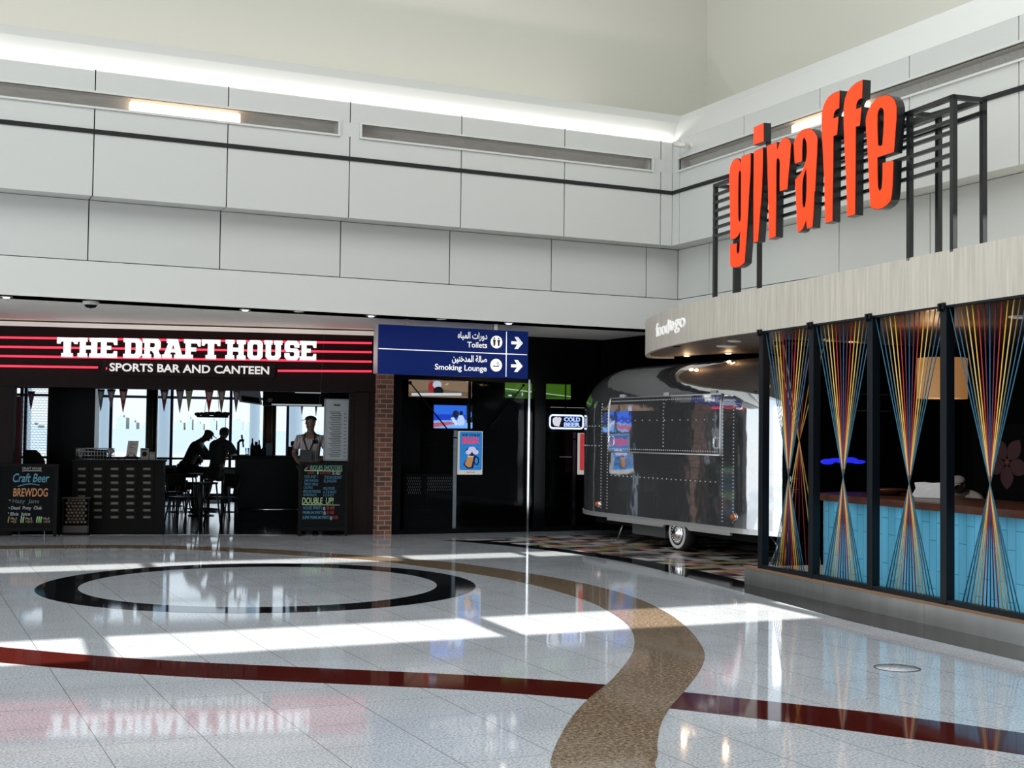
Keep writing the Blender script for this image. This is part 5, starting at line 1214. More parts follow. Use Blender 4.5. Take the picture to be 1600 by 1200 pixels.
for (x, y0, y1, w_, c_, lab) in PN:
    c = -1.3 if y0 < 630 else -3.2
    a, zt_ = sp(x, y0, c); zb_ = sp(x, y1, c)[1]; h_ = w_ * .0108 / 2 * (1.0 if y0 < 630 else 1.1)
    o = thing('pennant', lab, 'pennant', SF.P(a, zb_, c), 'pennants strung across the bar')
    cols = [M('felt_' + c_.strip('#'), c_, .9)]
    MB().prism([(a - h_, zt_), (a + h_, zt_), (a + .004, zb_), (a - .004, zb_)], c - .004, c, SF).build('felt', cols[0], o)
    MB().box(a - h_, a + h_, zt_ - .02, zt_ + .008, c - .006, c + .002, SF).build('hem', m_black, o)
    if y0 > 630: MB().box(a - .004, a + .004, zt_, 2.95, c - .005, c - .001, SF).build('dropper', m_black, o)
    MB().prism([(a - h_ * .5, zt_ - .04), (a + h_ * .5, zt_ - .04), (a + h_ * .28, zt_ - (zt_ - zb_) * .45), (a - h_ * .28, zt_ - (zt_ - zb_) * .45)], c, c + .002, SF).build('emblem', M('felt_emblem', (.35, .3, .28), .9), o)
ps = thing('pennant_string', 'dark cord the pennants hang from under the lintel', 'cord', SF.P(-3, 2.25, -1.3))
zc_ = sp(250, 609.5, -1.3)[1]
MB().tube([SF.P(-5.6, zc_ + .0, -1.3), SF.P(-1.8, sp(369, 609, -1.3)[1], -1.3)], .012, 6).build('cord', m_black, ps)
for a in (-5.6, -3.7, -1.8): MB().tube([SF.P(a, zc_, -1.3), SF.P(a, 2.95, -1.3)], .005, 5).build('dropper', m_black, ps)

# hanging tray of plants, hanging television, dark bulkhead
a0, z0 = sp(305, 652, -3.4); a1, _ = sp(361, 652, -3.4); z1 = sp(330, 644, -3.4)[1]
o = thing('hanging_tray', 'flat dark hanging tray with low foliage over the seated drinkers', 'hanging tray', SF.P((a0 + a1) / 2, z0, -3.4))
MB().box(a0 + .03, a1 - .05, z0, z0 + .03, -3.6, -3.2, SF).build('tray', m_black, o, bevel=.006)
fo = MB()
for i in range(46):
    a = random.uniform(a0, a1 - .05); fo.ball(SF.P(a, z0 + .05 + random.uniform(-.01, .03), random.uniform(-3.58, -3.22)), (random.uniform(.03, .07), .05, random.uniform(.018, .035)), 6, 4)
tag(fo.build('foliage', M('dark_leaf', (.012, .016, .012), .7), o), kind='stuff')
for a in (a0 + .15, a1 - .2): MB().tube([SF.P(a, z0 + .03, -3.4), SF.P((a0 + a1) / 2, 2.95, -3.4)], .005, 5).build('hanger', m_alu, o)
a0, z0 = sp(369, 633, -2.0); a1, z1 = sp(411, 611, -2.0)
o = thing('hanging_television', 'tilted ceiling-hung television at the right of the pennants', 'television', SF.P((a0 + a1) / 2, z0, -2.0))
tF = Fr(SF.P(a0 + .05, z0 + .05, -2.0), SF.u + Vector((0, 0, -.12)), Vector((0, 0, 1)) + SF.w * .5 + SF.u * -.18)
MB().box(.0, a1 - a0 - .06, 0, z1 - z0 + .04, -.05, 0, tF).build('casing', M('pale_casing', (.25, .27, .28), .5), o, bevel=.008)
MB().box(.05, a1 - a0 - .09, .03, (z1 - z0) * .55, 0, .004, tF).build('screen', m_blackgloss, o)
MB().tube([SF.P((a0 + a1) / 2, z0 + .15, -2.05), SF.P((a0 + a1) / 2, 2.95, -2.05)], .02, 8).build('ceiling_pole', m_black, o)
a0 = sp(411, 620, -2.6)[0]; a1 = sp(512, 620, -2.6)[0]; z0 = sp(450, 634, -2.6)[1]
o = thing('bulkhead', 'black bar bulkhead with thin pale edge strips above the barman', 'bulkhead', SF.P((a0 + a1) / 2, z0, -2.6))
MB().box(a0, a1, z0, 2.95, -3.1, -2.6, SF).build('box', m_black, o)
m_edge = M('pale_edge_strip', (.5, .55, .55), .5, emit=(.8, .9, .9), es=.35)
MB().box(a0 + .15, a1 - .1, z0 + .005, z0 + .03, -2.6, -2.59, SF).build('edge_strip', m_edge, o)
b0, zz = sp(461, 613, -2.6); MB().box(b0, a1 - .12, zz - .012, zz + .012, -2.6, -2.59, SF).build('edge_strip', m_edge, o)
bx, bz = sp(422, 626, -2.55); MB().box(bx - .04, bx + .04, bz - .02, bz + .04, -2.6, -2.55, SF).build('spot_box', M('grey_box', (.2, .21, .21), .5), o)

# ------------------------------------------------------------------ bar counter and what stands on it
KC = -2.9
a0, z1 = sp(362, 712, KC); a1, _ = sp(505, 712, KC); z1 = sp(400, 712, KC)[1]
bc = thing('bar_counter', 'black bar counter in the middle of the bar behind the chalkboard', 'bar counter', SF.P((a0 + a1) / 2, 0, KC - .3))
MB().box(a0 + .06, a1 + .3, 0, z1 - .05, KC - .6, KC - .04, SF).build('front', m_blackgloss, bc)
MB().box(a0, a1 + .3, z1 - .05, z1, KC - .68, KC + .02, SF).build('worktop', m_black, bc, bevel=.01)
MB().tube([SF.P(a0 + .1, .22, KC + .1), SF.P(a1, .22, KC + .1)], .022, 8).build('foot_rail', m_steel, bc)
BZ = z1
def bt(x, c=-3.2): return SF.px(x, 712, c)[0]
o = thing('beer_tap', 'dark beer tap tower at the left end of the bar counter', 'beer tap', SF.P(bt(375), BZ, -3.2))
MB().tube([SF.P(bt(372), BZ, -3.2), SF.P(bt(372), BZ + .22, -3.2), SF.P(bt(375), BZ + .26, -3.2), SF.P(bt(381), BZ + .26, -3.2)], .024, 8).build('tower', m_black, o)
MB().tube([SF.P(bt(379), BZ + .25, -3.2), SF.P(bt(380), BZ + .14, -3.2)], .014, 6).build('spout', m_black, o)
MB().tube([SF.P(bt(378), BZ + .27, -3.2), SF.P(bt(377), BZ + .36, -3.2)], .016, 6).build('handle', m_black, o)
def bottle(x, h_, lab, mt, c=-3.2, r_=.035):
    p_ = SF.P(bt(x, c), BZ, c); o = thing('bottle', lab, 'bottle', p_, 'bottles and jars on the bar counter')
    MB().lathe([(0, 0), (r_, 0), (r_, h_ * .55), (r_ * .4, h_ * .75), (r_ * .35, h_ * .95)], p_, seg=12).build('bottle_body', mt, o)
    MB().lathe([(r_ * .4, h_ * .95), (r_ * .4, h_), (0, h_)], p_, seg=10).build('cap', m_black, o)
bottle(394, .30, 'tall dark bottle right of the beer tap', m_blackgloss); bottle(400, .24, 'squat dark bottle in the middle of the counter', m_black, r_=.07); bottle(404.5, .27, 'dark bottle beside the squat one', m_blackgloss); bottle(413, .20, 'short dark jar left of the blue menu block', m_black, r_=.06)
for x, lab in ((386, 'clear glass left of the bottles'), (390, 'clear glass next to the tall bottle')):
    p_ = SF.P(bt(x), BZ, -3.15); tag(MB().lathe([(0, .004), (.026, .004), (.034, .13), (.032, .13), (.024, .008), (0, .008)], p_, seg=14).build('drinking_glass', m_pane), lab + ' on the bar counter', 'glass', 'glasses on the bar counter')
p0_, p1_ = bt(415.5, -3.0), bt(425.5, -3.0)
tag(MB().box(p0_, p1_, BZ, sp(420, 692, -3.0)[1], -3.06, -3.0, SF).build('menu_block', M('slate_blue_menu', (.05, .075, .11), .6), bevel=.004), 'upright slate-blue menu block on the bar counter', 'menu')
o = thing('coffee_machine', 'low dark coffee machine on the counter left of the barman', 'coffee machine', SF.P(bt(455), BZ, -3.4))
MB().box(bt(448, -3.4), bt(466, -3.4), BZ, BZ + .16, -3.6, -3.3, SF).build('base', m_black, o, bevel=.02); MB().box(bt(454, -3.4), bt(464, -3.4), BZ + .16, BZ + .26, -3.58, -3.35, SF).build('hopper', m_black, o, bevel=.03)
tag(MB().prism([(bt(364) - .02, BZ), (bt(371), BZ), (bt(369), BZ + .03), (bt(364), BZ + .015)], -3.2, -3.0, SF).build('paper_sheet', M('white_sheet', (.6, .66, .7), .7)), 'white paper lying at the left end of the bar counter', 'paper')

# ------------------------------------------------------------------ bar tables and stools
m_seat = M('black_stool_wood', (.012, .011, .011), .35); m_leg = M('black_leg', (.008, .008, .009), .4); m_top = M('table_top_gloss', (.03, .03, .03), .12)
def bistro(p, z, r_, lab):
    o = thing('bistro_table', lab, 'table', p, 'tables in the bar')
    MB().lathe([(0, z - .03), (r_, z - .03), (r_, z), (0, z)], p, seg=28, smooth=False).build('table_top', m_top, o)
    MB().tube([p + Vector((0, 0, .02)), p + Vector((0, 0, z - .03))], .035, 10).build('pedestal', m_leg, o)
    MB().lathe([(.24, 0), (.24, .015), (.05, .035)], p, seg=20).build('foot', m_leg, o)
T1 = SF.P(sp(276, 700, -6.2)[0] + .62, 0, -6.35); T2 = fl(314, 806); T1.z = T2.z = .0035
bistro(T1, .80, .36, 'small round table beside the left window side of the bar'); bistro(T2, .78, .36, 'small round table in front of the seated drinkers')
for p_, z_, lab in ((T1, .80, 'left'), (T2, .78, 'right')):
    q_ = p_ + SF.w * .12 - SF.u * .1
    tag(MB().box(q_.x - .12, q_.x + .12, q_.y - .08, q_.y + .08, z_ + .001, z_ + .012).build('glint_patch', M('glint_white', (.75, .8, .85), .5)), 'white patch standing in for window glint on the %s of the two small round bar tables' % lab, 'glint patch', 'white glint patches on the tables')  # flat white plates put in for window light reflected on the tabletops
def make_chair(zs, back, lab, name='bar_chair', cat='chair'):
    o = thing(name, lab, cat, (0, 0, 0), 'chairs and stools in the bar')
    MB().prism([(x, y) for x, y in rrect(-.19, .19, -.19, .19, .06)], zs - .03, zs).build('seat', m_seat, o, bevel=.006)
    for sx_ in (-1, 1):
        for sy_ in (-1, 1): MB().tube([(sx_ * .15, sy_ * .15, zs - .03), (sx_ * .21, sy_ * .21, 0)], .014, 8).build('leg', m_leg, o)
    zf = .2 if zs < .5 else .28
    MB().tube([(sx_ * (.21 - .06 * zf / zs), sy_ * (.21 - .06 * zf / zs), zf) for sx_, sy_ in ((-1, -1), (1, -1), (1, 1), (-1, 1))], .010, 6, True).build('footrest', m_leg, o)
    if back:
        for sx_ in (-1, 1): MB().tube([(sx_ * .17, .17, zs - .02), (sx_ * .18, .23, zs + .36)], .013, 8).build('back_post', m_leg, o)
        MB().prism([(-.19, zs + .16), (.19, zs + .16), (.20, zs + .38), (-.20, zs + .38)], .0, .018, Fr((0, .235, 0), (1, 0, 0), (0, 0, 1))).build('backrest', m_seat, o, bevel=.006)
    return o
ck = make_chair(.46, True, 'black low-backed chair left of the first small table')
st = make_chair(.72, False, 'black bar stool under the leaning drinker', 'bar_stool', 'stool')
def place(o, x, y, rz, lab=None, p=None):
    o.location = p if p is not None else fl(x, y); o.location.z = .0035; o.rotation_euler = (0, 0, radians(rz))
    if lab: o['label'] = lab
    return o
place(ck, 266, 808, 100)
for x, y, rz, lab in ((284, 819, 20, 'black chair turned to the viewer between the two small tables'), (346, 819, -60, 'black chair right of the second small table, nearest the entrance'), (276, 786, 190, 'black chair with the bowed sitter at the back')):
    place(copy_tree(ck), x, y, rz, lab)
for (x, c, rz, lab) in ((268, -8.0, 10, 'black chair against the window rail, far left of the tables'), (305, -8.3, 40, 'black chair against the window rail behind the bowed figure'), (368, -6.6, -20, 'black chair behind the left end of the bar counter')):
    place(copy_tree(ck), 0, 0, rz, lab, SF.P(sp(x, 720, c)[0], 0, c))
place(st, 322, 800, 0)
place(copy_tree(st), 349, 800, 10, 'black bar stool under the broad-backed drinker at the counter')
place(copy_tree(st), 316, 822, 25, 'empty black bar stool nearest the entrance')

# ------------------------------------------------------------------ people
def skin_geo(nodes, edges, sub=2):
    names = list(nodes); idx = {n_: i for i, n_ in enumerate(names)}
    me = bpy.data.meshes.new('sk'); me.from_pydata([nodes[n_][0] for n_ in names], [(idx[a], idx[b]) for a, b in edges], [])
    o = bpy.data.objects.new('sk', me); COL.objects.link(o)
    m = o.modifiers.new('s', 'SKIN'); m.use_smooth_shade = True
    sv = me.skin_vertices[0].data
    for i, n_ in enumerate(names):
        r_ = nodes[n_][1]; sv[i].radius = (r_, r_) if isinstance(r_, (int, float)) else r_
        sv[i].use_root = (i == 0)
    s_ = o.modifiers.new('d', 'SUBSURF'); s_.levels = sub; s_.render_levels = sub
    dg = bpy.context.evaluated_depsgraph_get(); ev = bpy.data.meshes.new_from_object(o.evaluated_get(dg))
    out = ([v.co.copy() for v in ev.vertices], [list(p.vertices) for p in ev.polygons])
    bpy.data.objects.remove(o); bpy.data.meshes.remove(ev); return out

STAND = dict(pelvis=(0, 0, .95), spine=(0, 0, 1.10), chest=(0, -.005, 1.28), collar=(0, .005, 1.43), neck=(0, 0, 1.52), jaw=(0, -.02, 1.60), head=(0, -.005, 1.68), crown=(0, 0, 1.755),
             shoulder=(.17, 0, 1.41), elbow=(.24, .03, 1.14), wrist=(.22, -.12, .92), hip=(.09, 0, .90), knee=(.10, -.01, .50), ankle=(.10, .02, .09), toe=(.12, -.14, .05))
RAD = dict(pelvis=(.155, .11), spine=(.14, .10), chest=(.165, .115), collar=(.10, .075), neck=.047, jaw=(.068, .072), head=(.092, .100), crown=(.072, .078), shoulder=.062, elbow=.043, wrist=.029, hip=.085, knee=.058, ankle=.04, toe=.035)
def person(name, label, pos, yaw, pose, scale, skin_m, shirt_m, pants_m, top, sleeve=.75, extras=None, group=None):
    J = dict()
    for k_, v_ in STAND.items():
        if k_ in ('shoulder', 'elbow', 'wrist', 'hip', 'knee', 'ankle', 'toe'):
            for s_, sg in (('L', 1), ('R', -1)): J[k_ + s_] = (v_[0] * sg, v_[1], v_[2])
        else: J[k_] = v_
    for k_, v_ in pose.items():
        if k_ in STAND and k_ in ('shoulder', 'elbow', 'wrist', 'hip', 'knee', 'ankle', 'toe'):
            for s_, sg in (('L', 1), ('R', -1)): J[k_ + s_] = (v_[0] * sg, v_[1], v_[2])
        elif k_ not in ('hand_dir', 'hand_in', 'face'): J[k_] = v_
    cy_, sy_ = cos(yaw), sin(yaw)
    T = lambda p: Vector(pos) + Vector((cy_ * p[0] - sy_ * p[1], sy_ * p[0] + cy_ * p[1], p[2])) * scale
    root = thing(name, label, 'person', pos, group)
    rad = lambda k_: RAD[k_[:-1]] if k_[-1] in 'LR' and k_[:-1] in RAD else RAD[k_]
    E_ = [('pelvis', 'spine'), ('spine', 'chest'), ('chest', 'collar'), ('collar', 'neck'), ('neck', 'jaw'), ('jaw', 'head'), ('head', 'crown')]
    for s_ in 'LR': E_ += [('collar', 'shoulder' + s_), ('shoulder' + s_, 'elbow' + s_), ('elbow' + s_, 'wrist' + s_), ('pelvis', 'hip' + s_), ('hip' + s_, 'knee' + s_), ('knee' + s_, 'ankle' + s_), ('ankle' + s_, 'toe' + s_)]
    nodes = {k_: (Vector(J[k_]), rad(k_)) for k_ in J}
    V, Fc = skin_geo(nodes, E_)
    mb = MB(); mb._add([T(v) for v in V], Fc, True)
    # hands: palm, four fingers and a thumb
    for s_, sg in (('L', 1), ('R', -1)):
        w_ = Vector(J['wrist' + s_]); d = (w_ - Vector(J['elbow' + s_])).normalized()
        if pose.get('hand_dir'): d = Vector(pose['hand_dir']).normalized(); d.x *= -sg if pose.get('hand_in') else 1
        side = d.cross(Vector((0, 0, 1))); side = side.normalized() if side.length > .1 else Vector((1, 0, 0)); upv = side.cross(d)
        pk = w_ + d * .055
        mb.tube([T(w_ - d * .02), T(w_ + d * .02), T(pk), T(w_ + d * .095)], [.027 * scale, .034 * scale, .040 * scale, .036 * scale], 10)
        for k_, (off, ln) in enumerate(((-.03, .068), (-.01, .08), (.011, .075), (.031, .058))):
            b_ = w_ + d * .085 + side * off
            mb.tube([T(b_), T(b_ + d * ln * .5 - upv * .006), T(b_ + d * ln * .85 - upv * .026), T(b_ + d * ln - upv * .04)], [.0095 * scale, .009 * scale, .008 * scale, .006 * scale], 7)
        tb = w_ + d * .035 - side * .03 * sg
        mb.tube([T(tb), T(tb + d * .03 - side * .022 * sg - upv * .012), T(tb + d * .055 - side * .024 * sg - upv * .03)], [.012 * scale, .011 * scale, .008 * scale], 7)
    # face: nose, ears, brow and chin
    hd = Vector(J['head']); jw = Vector(J['jaw']); upd = (Vector(J['crown']) - jw).normalized()
    fw = Vector(pose.get('face', (0, -1, 0))); fw = (fw - upd * fw.dot(upd)).normalized(); rt = fw.cross(upd)
    c0 = jw.lerp(hd, .55)
    def reach(d, p, w_=.03):
        # how far the head surface lies from p along d
        best = .06
        for v in V:
            q = Vector(v) - p; t_ = q.dot(d)
            if t_ > 0 and (q - d * t_).length < w_: best = max(best, t_) if best != .06 else t_
        return best
    RFc, RFj = reach(fw, c0), reach(fw, jw.lerp(c0, .35)); RSd = reach(rt, c0); RBk = reach(-fw, hd); RUp = reach(upd, hd, .035)
    mb.tube([T(c0 + fw * (RFc - .006) + upd * .025), T(c0 + fw * (RFc + .010) - upd * .010), T(c0 + fw * (RFc - .004) - upd * .022)], [.008 * scale, .013 * scale, .010 * scale], 8)
    for sg in (-1, 1): mb.ball(T(c0 + rt * (RSd - .002) * sg - fw * .01), (.014, .020, .030), 8, 6)
    mb.ball(T(jw.lerp(c0, .1) + fw * (RFj - .026) - upd * .022), (.028, .028, .022), 8, 6)
    body = mb.build('body', skin_m, root)
    eb = MB()
    for sg in (-1, 1): eb.ball(T(c0 + rt * .03 * sg + fw * (RFc - .012) + upd * .026), .009, 8, 6)
    eb.build('eyes', m_black, body)
    MB().tube([T(c0 + fw * (RFj - .010) - upd * .045 + rt * .022), T(c0 + fw * (RFj - .001) - upd * .046), T(c0 + fw * (RFj - .010) - upd * .045 - rt * .022)], .005 * scale, 5).build('mouth', M('lips', (.10, .045, .04), .6), body)
    def clothes(keys, edges, grow, mt, nm, extra=None):
        nd = {}
        for k_ in keys:
            r_ = rad(k_); nd[k_] = (Vector(J[k_]), tuple(q + grow for q in r_) if isinstance(r_, tuple) else r_ + grow)
        if extra: nd.update(extra)
        V, Fc = skin_geo(nd, edges); q = MB(); q._add([T(v) for v in V], Fc, True); return q.build(nm, mt, root)
    ex = {}; ed = [('pelvis', 'spine'), ('spine', 'chest'), ('chest', 'collar')]; ks = ['pelvis', 'spine', 'chest', 'collar', 'shoulderL', 'shoulderR']
    for s_ in 'LR':
        e_ = Vector(J['shoulder' + s_]).lerp(Vector(J['elbow' + s_]), sleeve) if sleeve <= 1 else Vector(J['elbow' + s_])
        ex['sl' + s_] = (e_, .066 if sleeve <= 1 else .058); ed += [('collar', 'shoulder' + s_), ('shoulder' + s_, 'sl' + s_)]
        if sleeve > 1: ex['cu' + s_] = (Vector(J['wrist' + s_]).lerp(Vector(J['elbow' + s_]), .06), .040); ed.append(('sl' + s_, 'cu' + s_))
    clothes(ks, ed, .014, shirt_m, 'shirt', ex)
    clothes(['pelvis', 'hipL', 'hipR', 'kneeL', 'kneeR', 'ankleL', 'ankleR'], [e for e in E_ if e[0] in ('pelvis', 'hipL', 'hipR', 'kneeL', 'kneeR') and e[1][:3] in ('hip', 'kne', 'ank')], .016, pants_m, 'trousers')
    for s_ in 'LR':
        a_, t_ = Vector(J['ankle' + s_]), Vector(J['toe' + s_])
        dd = (t_ - a_); dd.z = 0; dd = dd.normalized()
        MB().tube([T(Vector((a_.x, a_.y, t_.z)) - dd * .05), T(Vector((a_.x, a_.y, t_.z + .01))), T(t_), T(t_ + dd * .06)], [.036 * scale, .048 * scale, .044 * scale, .025 * scale], 10).build('shoe', m_black, root)
    # cap or hair
    cap_ = top[0] == 'cap'
    cn = hd + upd * (.020 if cap_ else .005) + fw * ((reach(fw, hd) - RBk) / 2)
    ra_, rs_, ru_ = (reach(fw, hd) + RBk) / 2 + .012, reach(rt, hd) + .010, RUp - (.020 if cap_ else .005) + .014
    hm = MB(); seg, rg = 16, 7; vs = []; fs = []
    for i in range(rg + 1):
        th_ = (pi * .50 if top[0] == 'cap' else pi * .56) * i / rg
        for k_ in range(seg):
            ph = 2 * pi * k_ / seg
            d_ = upd * cos(th_) * ru_ + (fw * cos(ph) * ra_ + rt * sin(ph) * rs_) * sin(th_)
            if top[0] == 'hair' and i >= rg - 1 and cos(ph) > .2: d_ = d_ * .86 + upd * .035
            if top[0] == 'hair' and i == rg and cos(ph) < -.2: d_ = d_ - upd * .05
            vs.append(T(cn + d_))
    for i in range(rg):
        for k_ in range(seg): fs.append((i * seg + k_, i * seg + (k_ + 1) % seg, (i + 1) * seg + (k_ + 1) % seg, (i + 1) * seg + k_))
    hm._add(vs, fs, True); ob = hm.build(top[0] if top[0] == 'cap' else 'hair', top[1], root)
    if top[0] == 'cap':
        L = [(.085, -1.0), (.10, -.6), (.155, -.42), (.175, 0), (.155, .42), (.10, .6), (.085, 1.0)]
        vz = MB(); P_ = []
        for dz in (.0, .008): P_ += [T(cn + fw * (r_ - .10 + ra_) + rt * s_ * rs_ * .92 + upd * (dz - .010 - .02 * (r_ - .085) / .09)) for r_, s_ in L]
        m_ = len(L); vz._add(P_, [tuple(range(m_)), tuple(range(m_, 2 * m_))] + [(i, (i + 1) % m_, m_ + (i + 1) % m_, m_ + i) for i in range(m_)], False)
        vz.build('visor', top[1], ob)
    return root, T, J
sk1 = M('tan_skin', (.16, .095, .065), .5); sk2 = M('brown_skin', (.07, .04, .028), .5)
def stripe(name, c1, c2, pitch):
    m = bpy.data.materials.new(name); m.use_nodes = True; t = m.node_tree; b = t.nodes['Principled BSDF']; w_ = t.nodes.new('ShaderNodeTexWave'); g = t.nodes.new('ShaderNodeTexCoord')
    w_.inputs['Scale'].default_value = pitch; rp_ = t.nodes.new('ShaderNodeValToRGB'); rp_.color_ramp.elements[0].color = (*c1, 1); rp_.color_ramp.elements[1].color = (*c2, 1); rp_.color_ramp.elements[0].position = .1; rp_.color_ramp.elements[1].position = .25
    t.links.new(g.outputs['Object'], w_.inputs['Vector']); t.links.new(w_.outputs['Color'], rp_.inputs[0]); t.links.new(rp_.outputs[0], b.inputs['Base Color']); b.inputs['Roughness'].default_value = .8
    return m
m_shirt = stripe('striped_grey_shirt', (.16, .13, .13), (.46, .40, .39), 9)
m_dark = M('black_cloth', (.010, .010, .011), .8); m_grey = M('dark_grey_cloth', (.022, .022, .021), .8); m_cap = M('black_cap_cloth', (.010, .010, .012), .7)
yw = atan2(SF.u.y, SF.u.x)
pb_ = SF.P(sp(485, 700, -.95)[0], .0035, -.95)
sc_ = (sp(478, 645.5, -.95)[1]) / 1.805
man, T, J = person('person', 'standing barman in a dark cap, striped shirt and lanyard behind the chalkboard', pb_, yw - .25,
    dict(elbowR=(-.27, .05, 1.17), wristR=(-.15, -.20, 1.06), elbowL=(.30, .05, 1.16), wristL=(.13, -.24, 1.04), hand_dir=(.7, -.5, -.1), hand_in=True, face=(-.9, -1, 0)), sc_, sk1, m_shirt, m_dark, ('cap', m_cap), .72)
# lanyard, badge, order pad and shirt emblem
MB().tube([T(p) for p in ((-.075, -.03, 1.50), (-.085, -.115, 1.40), (-.03, -.142, 1.25), (.0, -.145, 1.19), (.03, -.142, 1.25), (.085, -.115, 1.40), (.075, -.03, 1.50))], .009, 6).build('lanyard', m_black, man)
bF = Fr(T((-.045, -.15, 1.08)), T((1, -.15, 1.08)) - T((0, -.15, 1.08)), Vector((0, 0, 1)))
MB().box(0, .09, 0, .12, -.004, .004, bF).build('badge', M('badge_plastic', (.10, .10, .10), .4), man)
for dx in (-.022, .022):
    MB().ball(T((.10 + dx, -.128, 1.36)), (.024 * sc_, .008, .034 * sc_), 10, 6).build('shirt_emblem', m_black, man)
oF = Fr(T((-.11, -.31, 1.00)), T((1, -.31, 1)) - T((0, -.31, 1)), T((0, -.2, 1.3)) - T((0, -.31, 1.0)))
pad = MB().box(0, .2, 0, .26, -.012, .0, oF).build('order_pad', M('grey_pad', (.03, .03, .033), .6)); tag(pad, 'dark grey order pad held by the standing barman', 'order pad')

SIT = dict(pelvis=(0, 0, .80), spine=(0, -.04, .96), chest=(0, -.13, 1.13), collar=(0, -.21, 1.26), neck=(0, -.27, 1.33), jaw=(0, -.34, 1.37), head=(0, -.375, 1.45), crown=(0, -.385, 1.52),
           shoulder=(.18, -.20, 1.23), elbow=(.22, -.38, 1.02), wrist=(.14, -.62, 1.06), hip=(.10, -.02, .78), knee=(.13, -.44, .76), ankle=(.12, -.36, .34), toe=(.12, -.50, .30))
def sit_at(x, y, c, pelvis_px=None): a = sp(x, y, c)[0]; return SF.P(a, .0035, c)
LC = -5.3
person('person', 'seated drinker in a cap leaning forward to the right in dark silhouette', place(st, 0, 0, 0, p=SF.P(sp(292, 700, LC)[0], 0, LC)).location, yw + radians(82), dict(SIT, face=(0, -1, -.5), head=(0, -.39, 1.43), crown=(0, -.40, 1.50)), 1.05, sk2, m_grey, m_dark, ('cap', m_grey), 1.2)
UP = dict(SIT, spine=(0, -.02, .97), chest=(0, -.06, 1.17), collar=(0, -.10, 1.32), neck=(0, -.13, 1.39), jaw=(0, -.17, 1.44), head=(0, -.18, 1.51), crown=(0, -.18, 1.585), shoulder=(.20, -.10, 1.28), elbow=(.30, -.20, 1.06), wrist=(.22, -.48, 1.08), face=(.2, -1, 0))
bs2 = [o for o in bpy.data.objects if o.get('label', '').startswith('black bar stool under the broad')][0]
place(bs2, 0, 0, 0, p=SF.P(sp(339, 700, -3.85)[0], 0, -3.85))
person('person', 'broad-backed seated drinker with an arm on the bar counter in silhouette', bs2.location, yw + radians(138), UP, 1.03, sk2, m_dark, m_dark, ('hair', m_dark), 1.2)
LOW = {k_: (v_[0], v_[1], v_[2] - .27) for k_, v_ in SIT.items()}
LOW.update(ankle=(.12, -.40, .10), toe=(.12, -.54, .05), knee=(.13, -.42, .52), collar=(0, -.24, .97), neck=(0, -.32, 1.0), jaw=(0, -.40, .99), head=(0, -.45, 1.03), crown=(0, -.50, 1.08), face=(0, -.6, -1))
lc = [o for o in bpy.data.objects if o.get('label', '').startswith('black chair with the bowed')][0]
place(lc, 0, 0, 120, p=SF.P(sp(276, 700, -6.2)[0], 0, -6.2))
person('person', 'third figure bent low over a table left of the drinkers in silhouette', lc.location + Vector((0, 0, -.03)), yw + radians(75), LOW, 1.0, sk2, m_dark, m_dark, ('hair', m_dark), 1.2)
# person behind the cafe counter
pc_ = CT.at(1513, 760, -1.75)
lowc = dict(SIT); 
zt_ = pc_.z
CKP = dict(LOW, spine=(0, -.08, .64), chest=(0, -.20, .78), collar=(0, -.29, .88), neck=(0, -.35, .93), jaw=(0, -.41, .96), head=(0, -.44, 1.02), crown=(0, -.45, 1.085), shoulder=(.18, -.27, .85), elbow=(.26, -.34, .62), wrist=(.2, -.56, .66), face=(-.2, -1, -.2))
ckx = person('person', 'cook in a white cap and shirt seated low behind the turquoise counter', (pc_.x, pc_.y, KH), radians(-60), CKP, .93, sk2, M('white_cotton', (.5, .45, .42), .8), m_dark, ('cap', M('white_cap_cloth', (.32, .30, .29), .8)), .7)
sk = make_chair(.46, False, 'low stool under the seated cook behind the turquoise counter', 'low_stool', 'stool'); sk.location = (pc_.x, pc_.y, KH); sk['group'] = 'cafe stools'

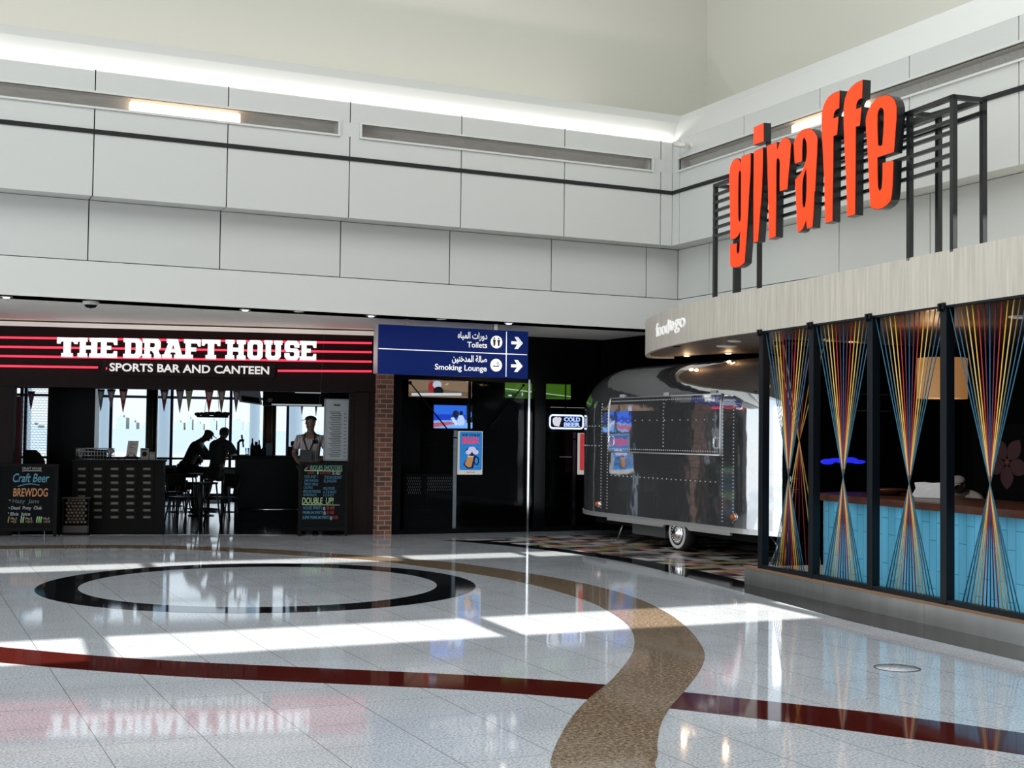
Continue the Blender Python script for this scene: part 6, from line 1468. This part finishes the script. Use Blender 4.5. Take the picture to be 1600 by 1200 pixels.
# ------------------------------------------------------------------ the view outside the bar windows
struct('ground_apron', MB().quad([SF.P(-900, -4.5, -12.5), SF.P(900, -4.5, -12.5), SF.P(900, -4.5, -2500), SF.P(-900, -4.5, -2500)]), M('pale_sand_apron', (.27, .275, .275), .9, var=(.02, .35, (1, .1, 1))))
hz = [(182, 197, 652, .80), (203, 213, 660, .7), (222, 230, 664, .75), (272, 287, 660, .72), (292, 300, 655, .78), (303, 318, 662, .74), (328, 338, 657, .76), (342, 352, 652, .8), (364, 380, 658, .75), (384, 394, 664, .7), (150, 160, 662, .72), (40, 60, 664, .74)]
m_bld = M('haze_tinted_blue', (.10, .128, .155), .9)  # distance haze is put into this blue-grey base colour
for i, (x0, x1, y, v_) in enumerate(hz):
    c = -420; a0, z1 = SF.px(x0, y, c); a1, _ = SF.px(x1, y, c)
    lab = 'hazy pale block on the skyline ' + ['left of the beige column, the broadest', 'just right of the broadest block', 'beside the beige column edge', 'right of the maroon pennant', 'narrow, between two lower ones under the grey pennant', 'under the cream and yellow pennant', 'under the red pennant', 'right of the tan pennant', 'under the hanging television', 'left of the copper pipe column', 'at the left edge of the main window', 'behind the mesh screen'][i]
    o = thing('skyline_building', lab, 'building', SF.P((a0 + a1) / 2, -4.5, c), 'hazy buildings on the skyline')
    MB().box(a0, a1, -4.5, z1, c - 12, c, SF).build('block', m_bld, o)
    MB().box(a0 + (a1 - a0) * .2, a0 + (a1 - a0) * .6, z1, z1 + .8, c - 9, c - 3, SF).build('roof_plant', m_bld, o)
struct('ground_tree_line', MB().box(-200, 260, -4.5, SF.px(250, 671, -380)[1], -392, -380, SF), M('haze_tinted_tree_line', (.095, .12, .145), .9))  # light-blue band, haze put into its colour like the blocks
for x0, x1, y0, y1, lab in ((186, 205, 690, 697, 'pale service vehicle on the apron left of the beige column'), (275, 296, 692, 698, 'pale service vehicle on the apron beyond the seated drinkers')):
    c = -60; a0, z0 = SF.px(x0, y1, c); a1, z1 = SF.px(x1, y0, c)
    L_ = thing('service_vehicle', lab, 'vehicle', SF.P((a0 + a1) / 2, -4.5, c), 'vehicles on the apron')
    MB().box(a0, a1, -4.1, -2.9, c - 2, c, SF).build('cargo_body', m_wht, L_, bevel=.1); MB().box(a1, a1 + .25, -4.1, -3.2, c - 2, c, SF).build('cab', m_bld, L_, bevel=.1)
    for q in (a0 + .2, a1 - .1): MB().lathe([(0, 0), (.4, 0), (.4, .3), (0, .3)], SF.P(q, -4.1, c - .1), SF.w, 14).build('wheel', m_black, L_)
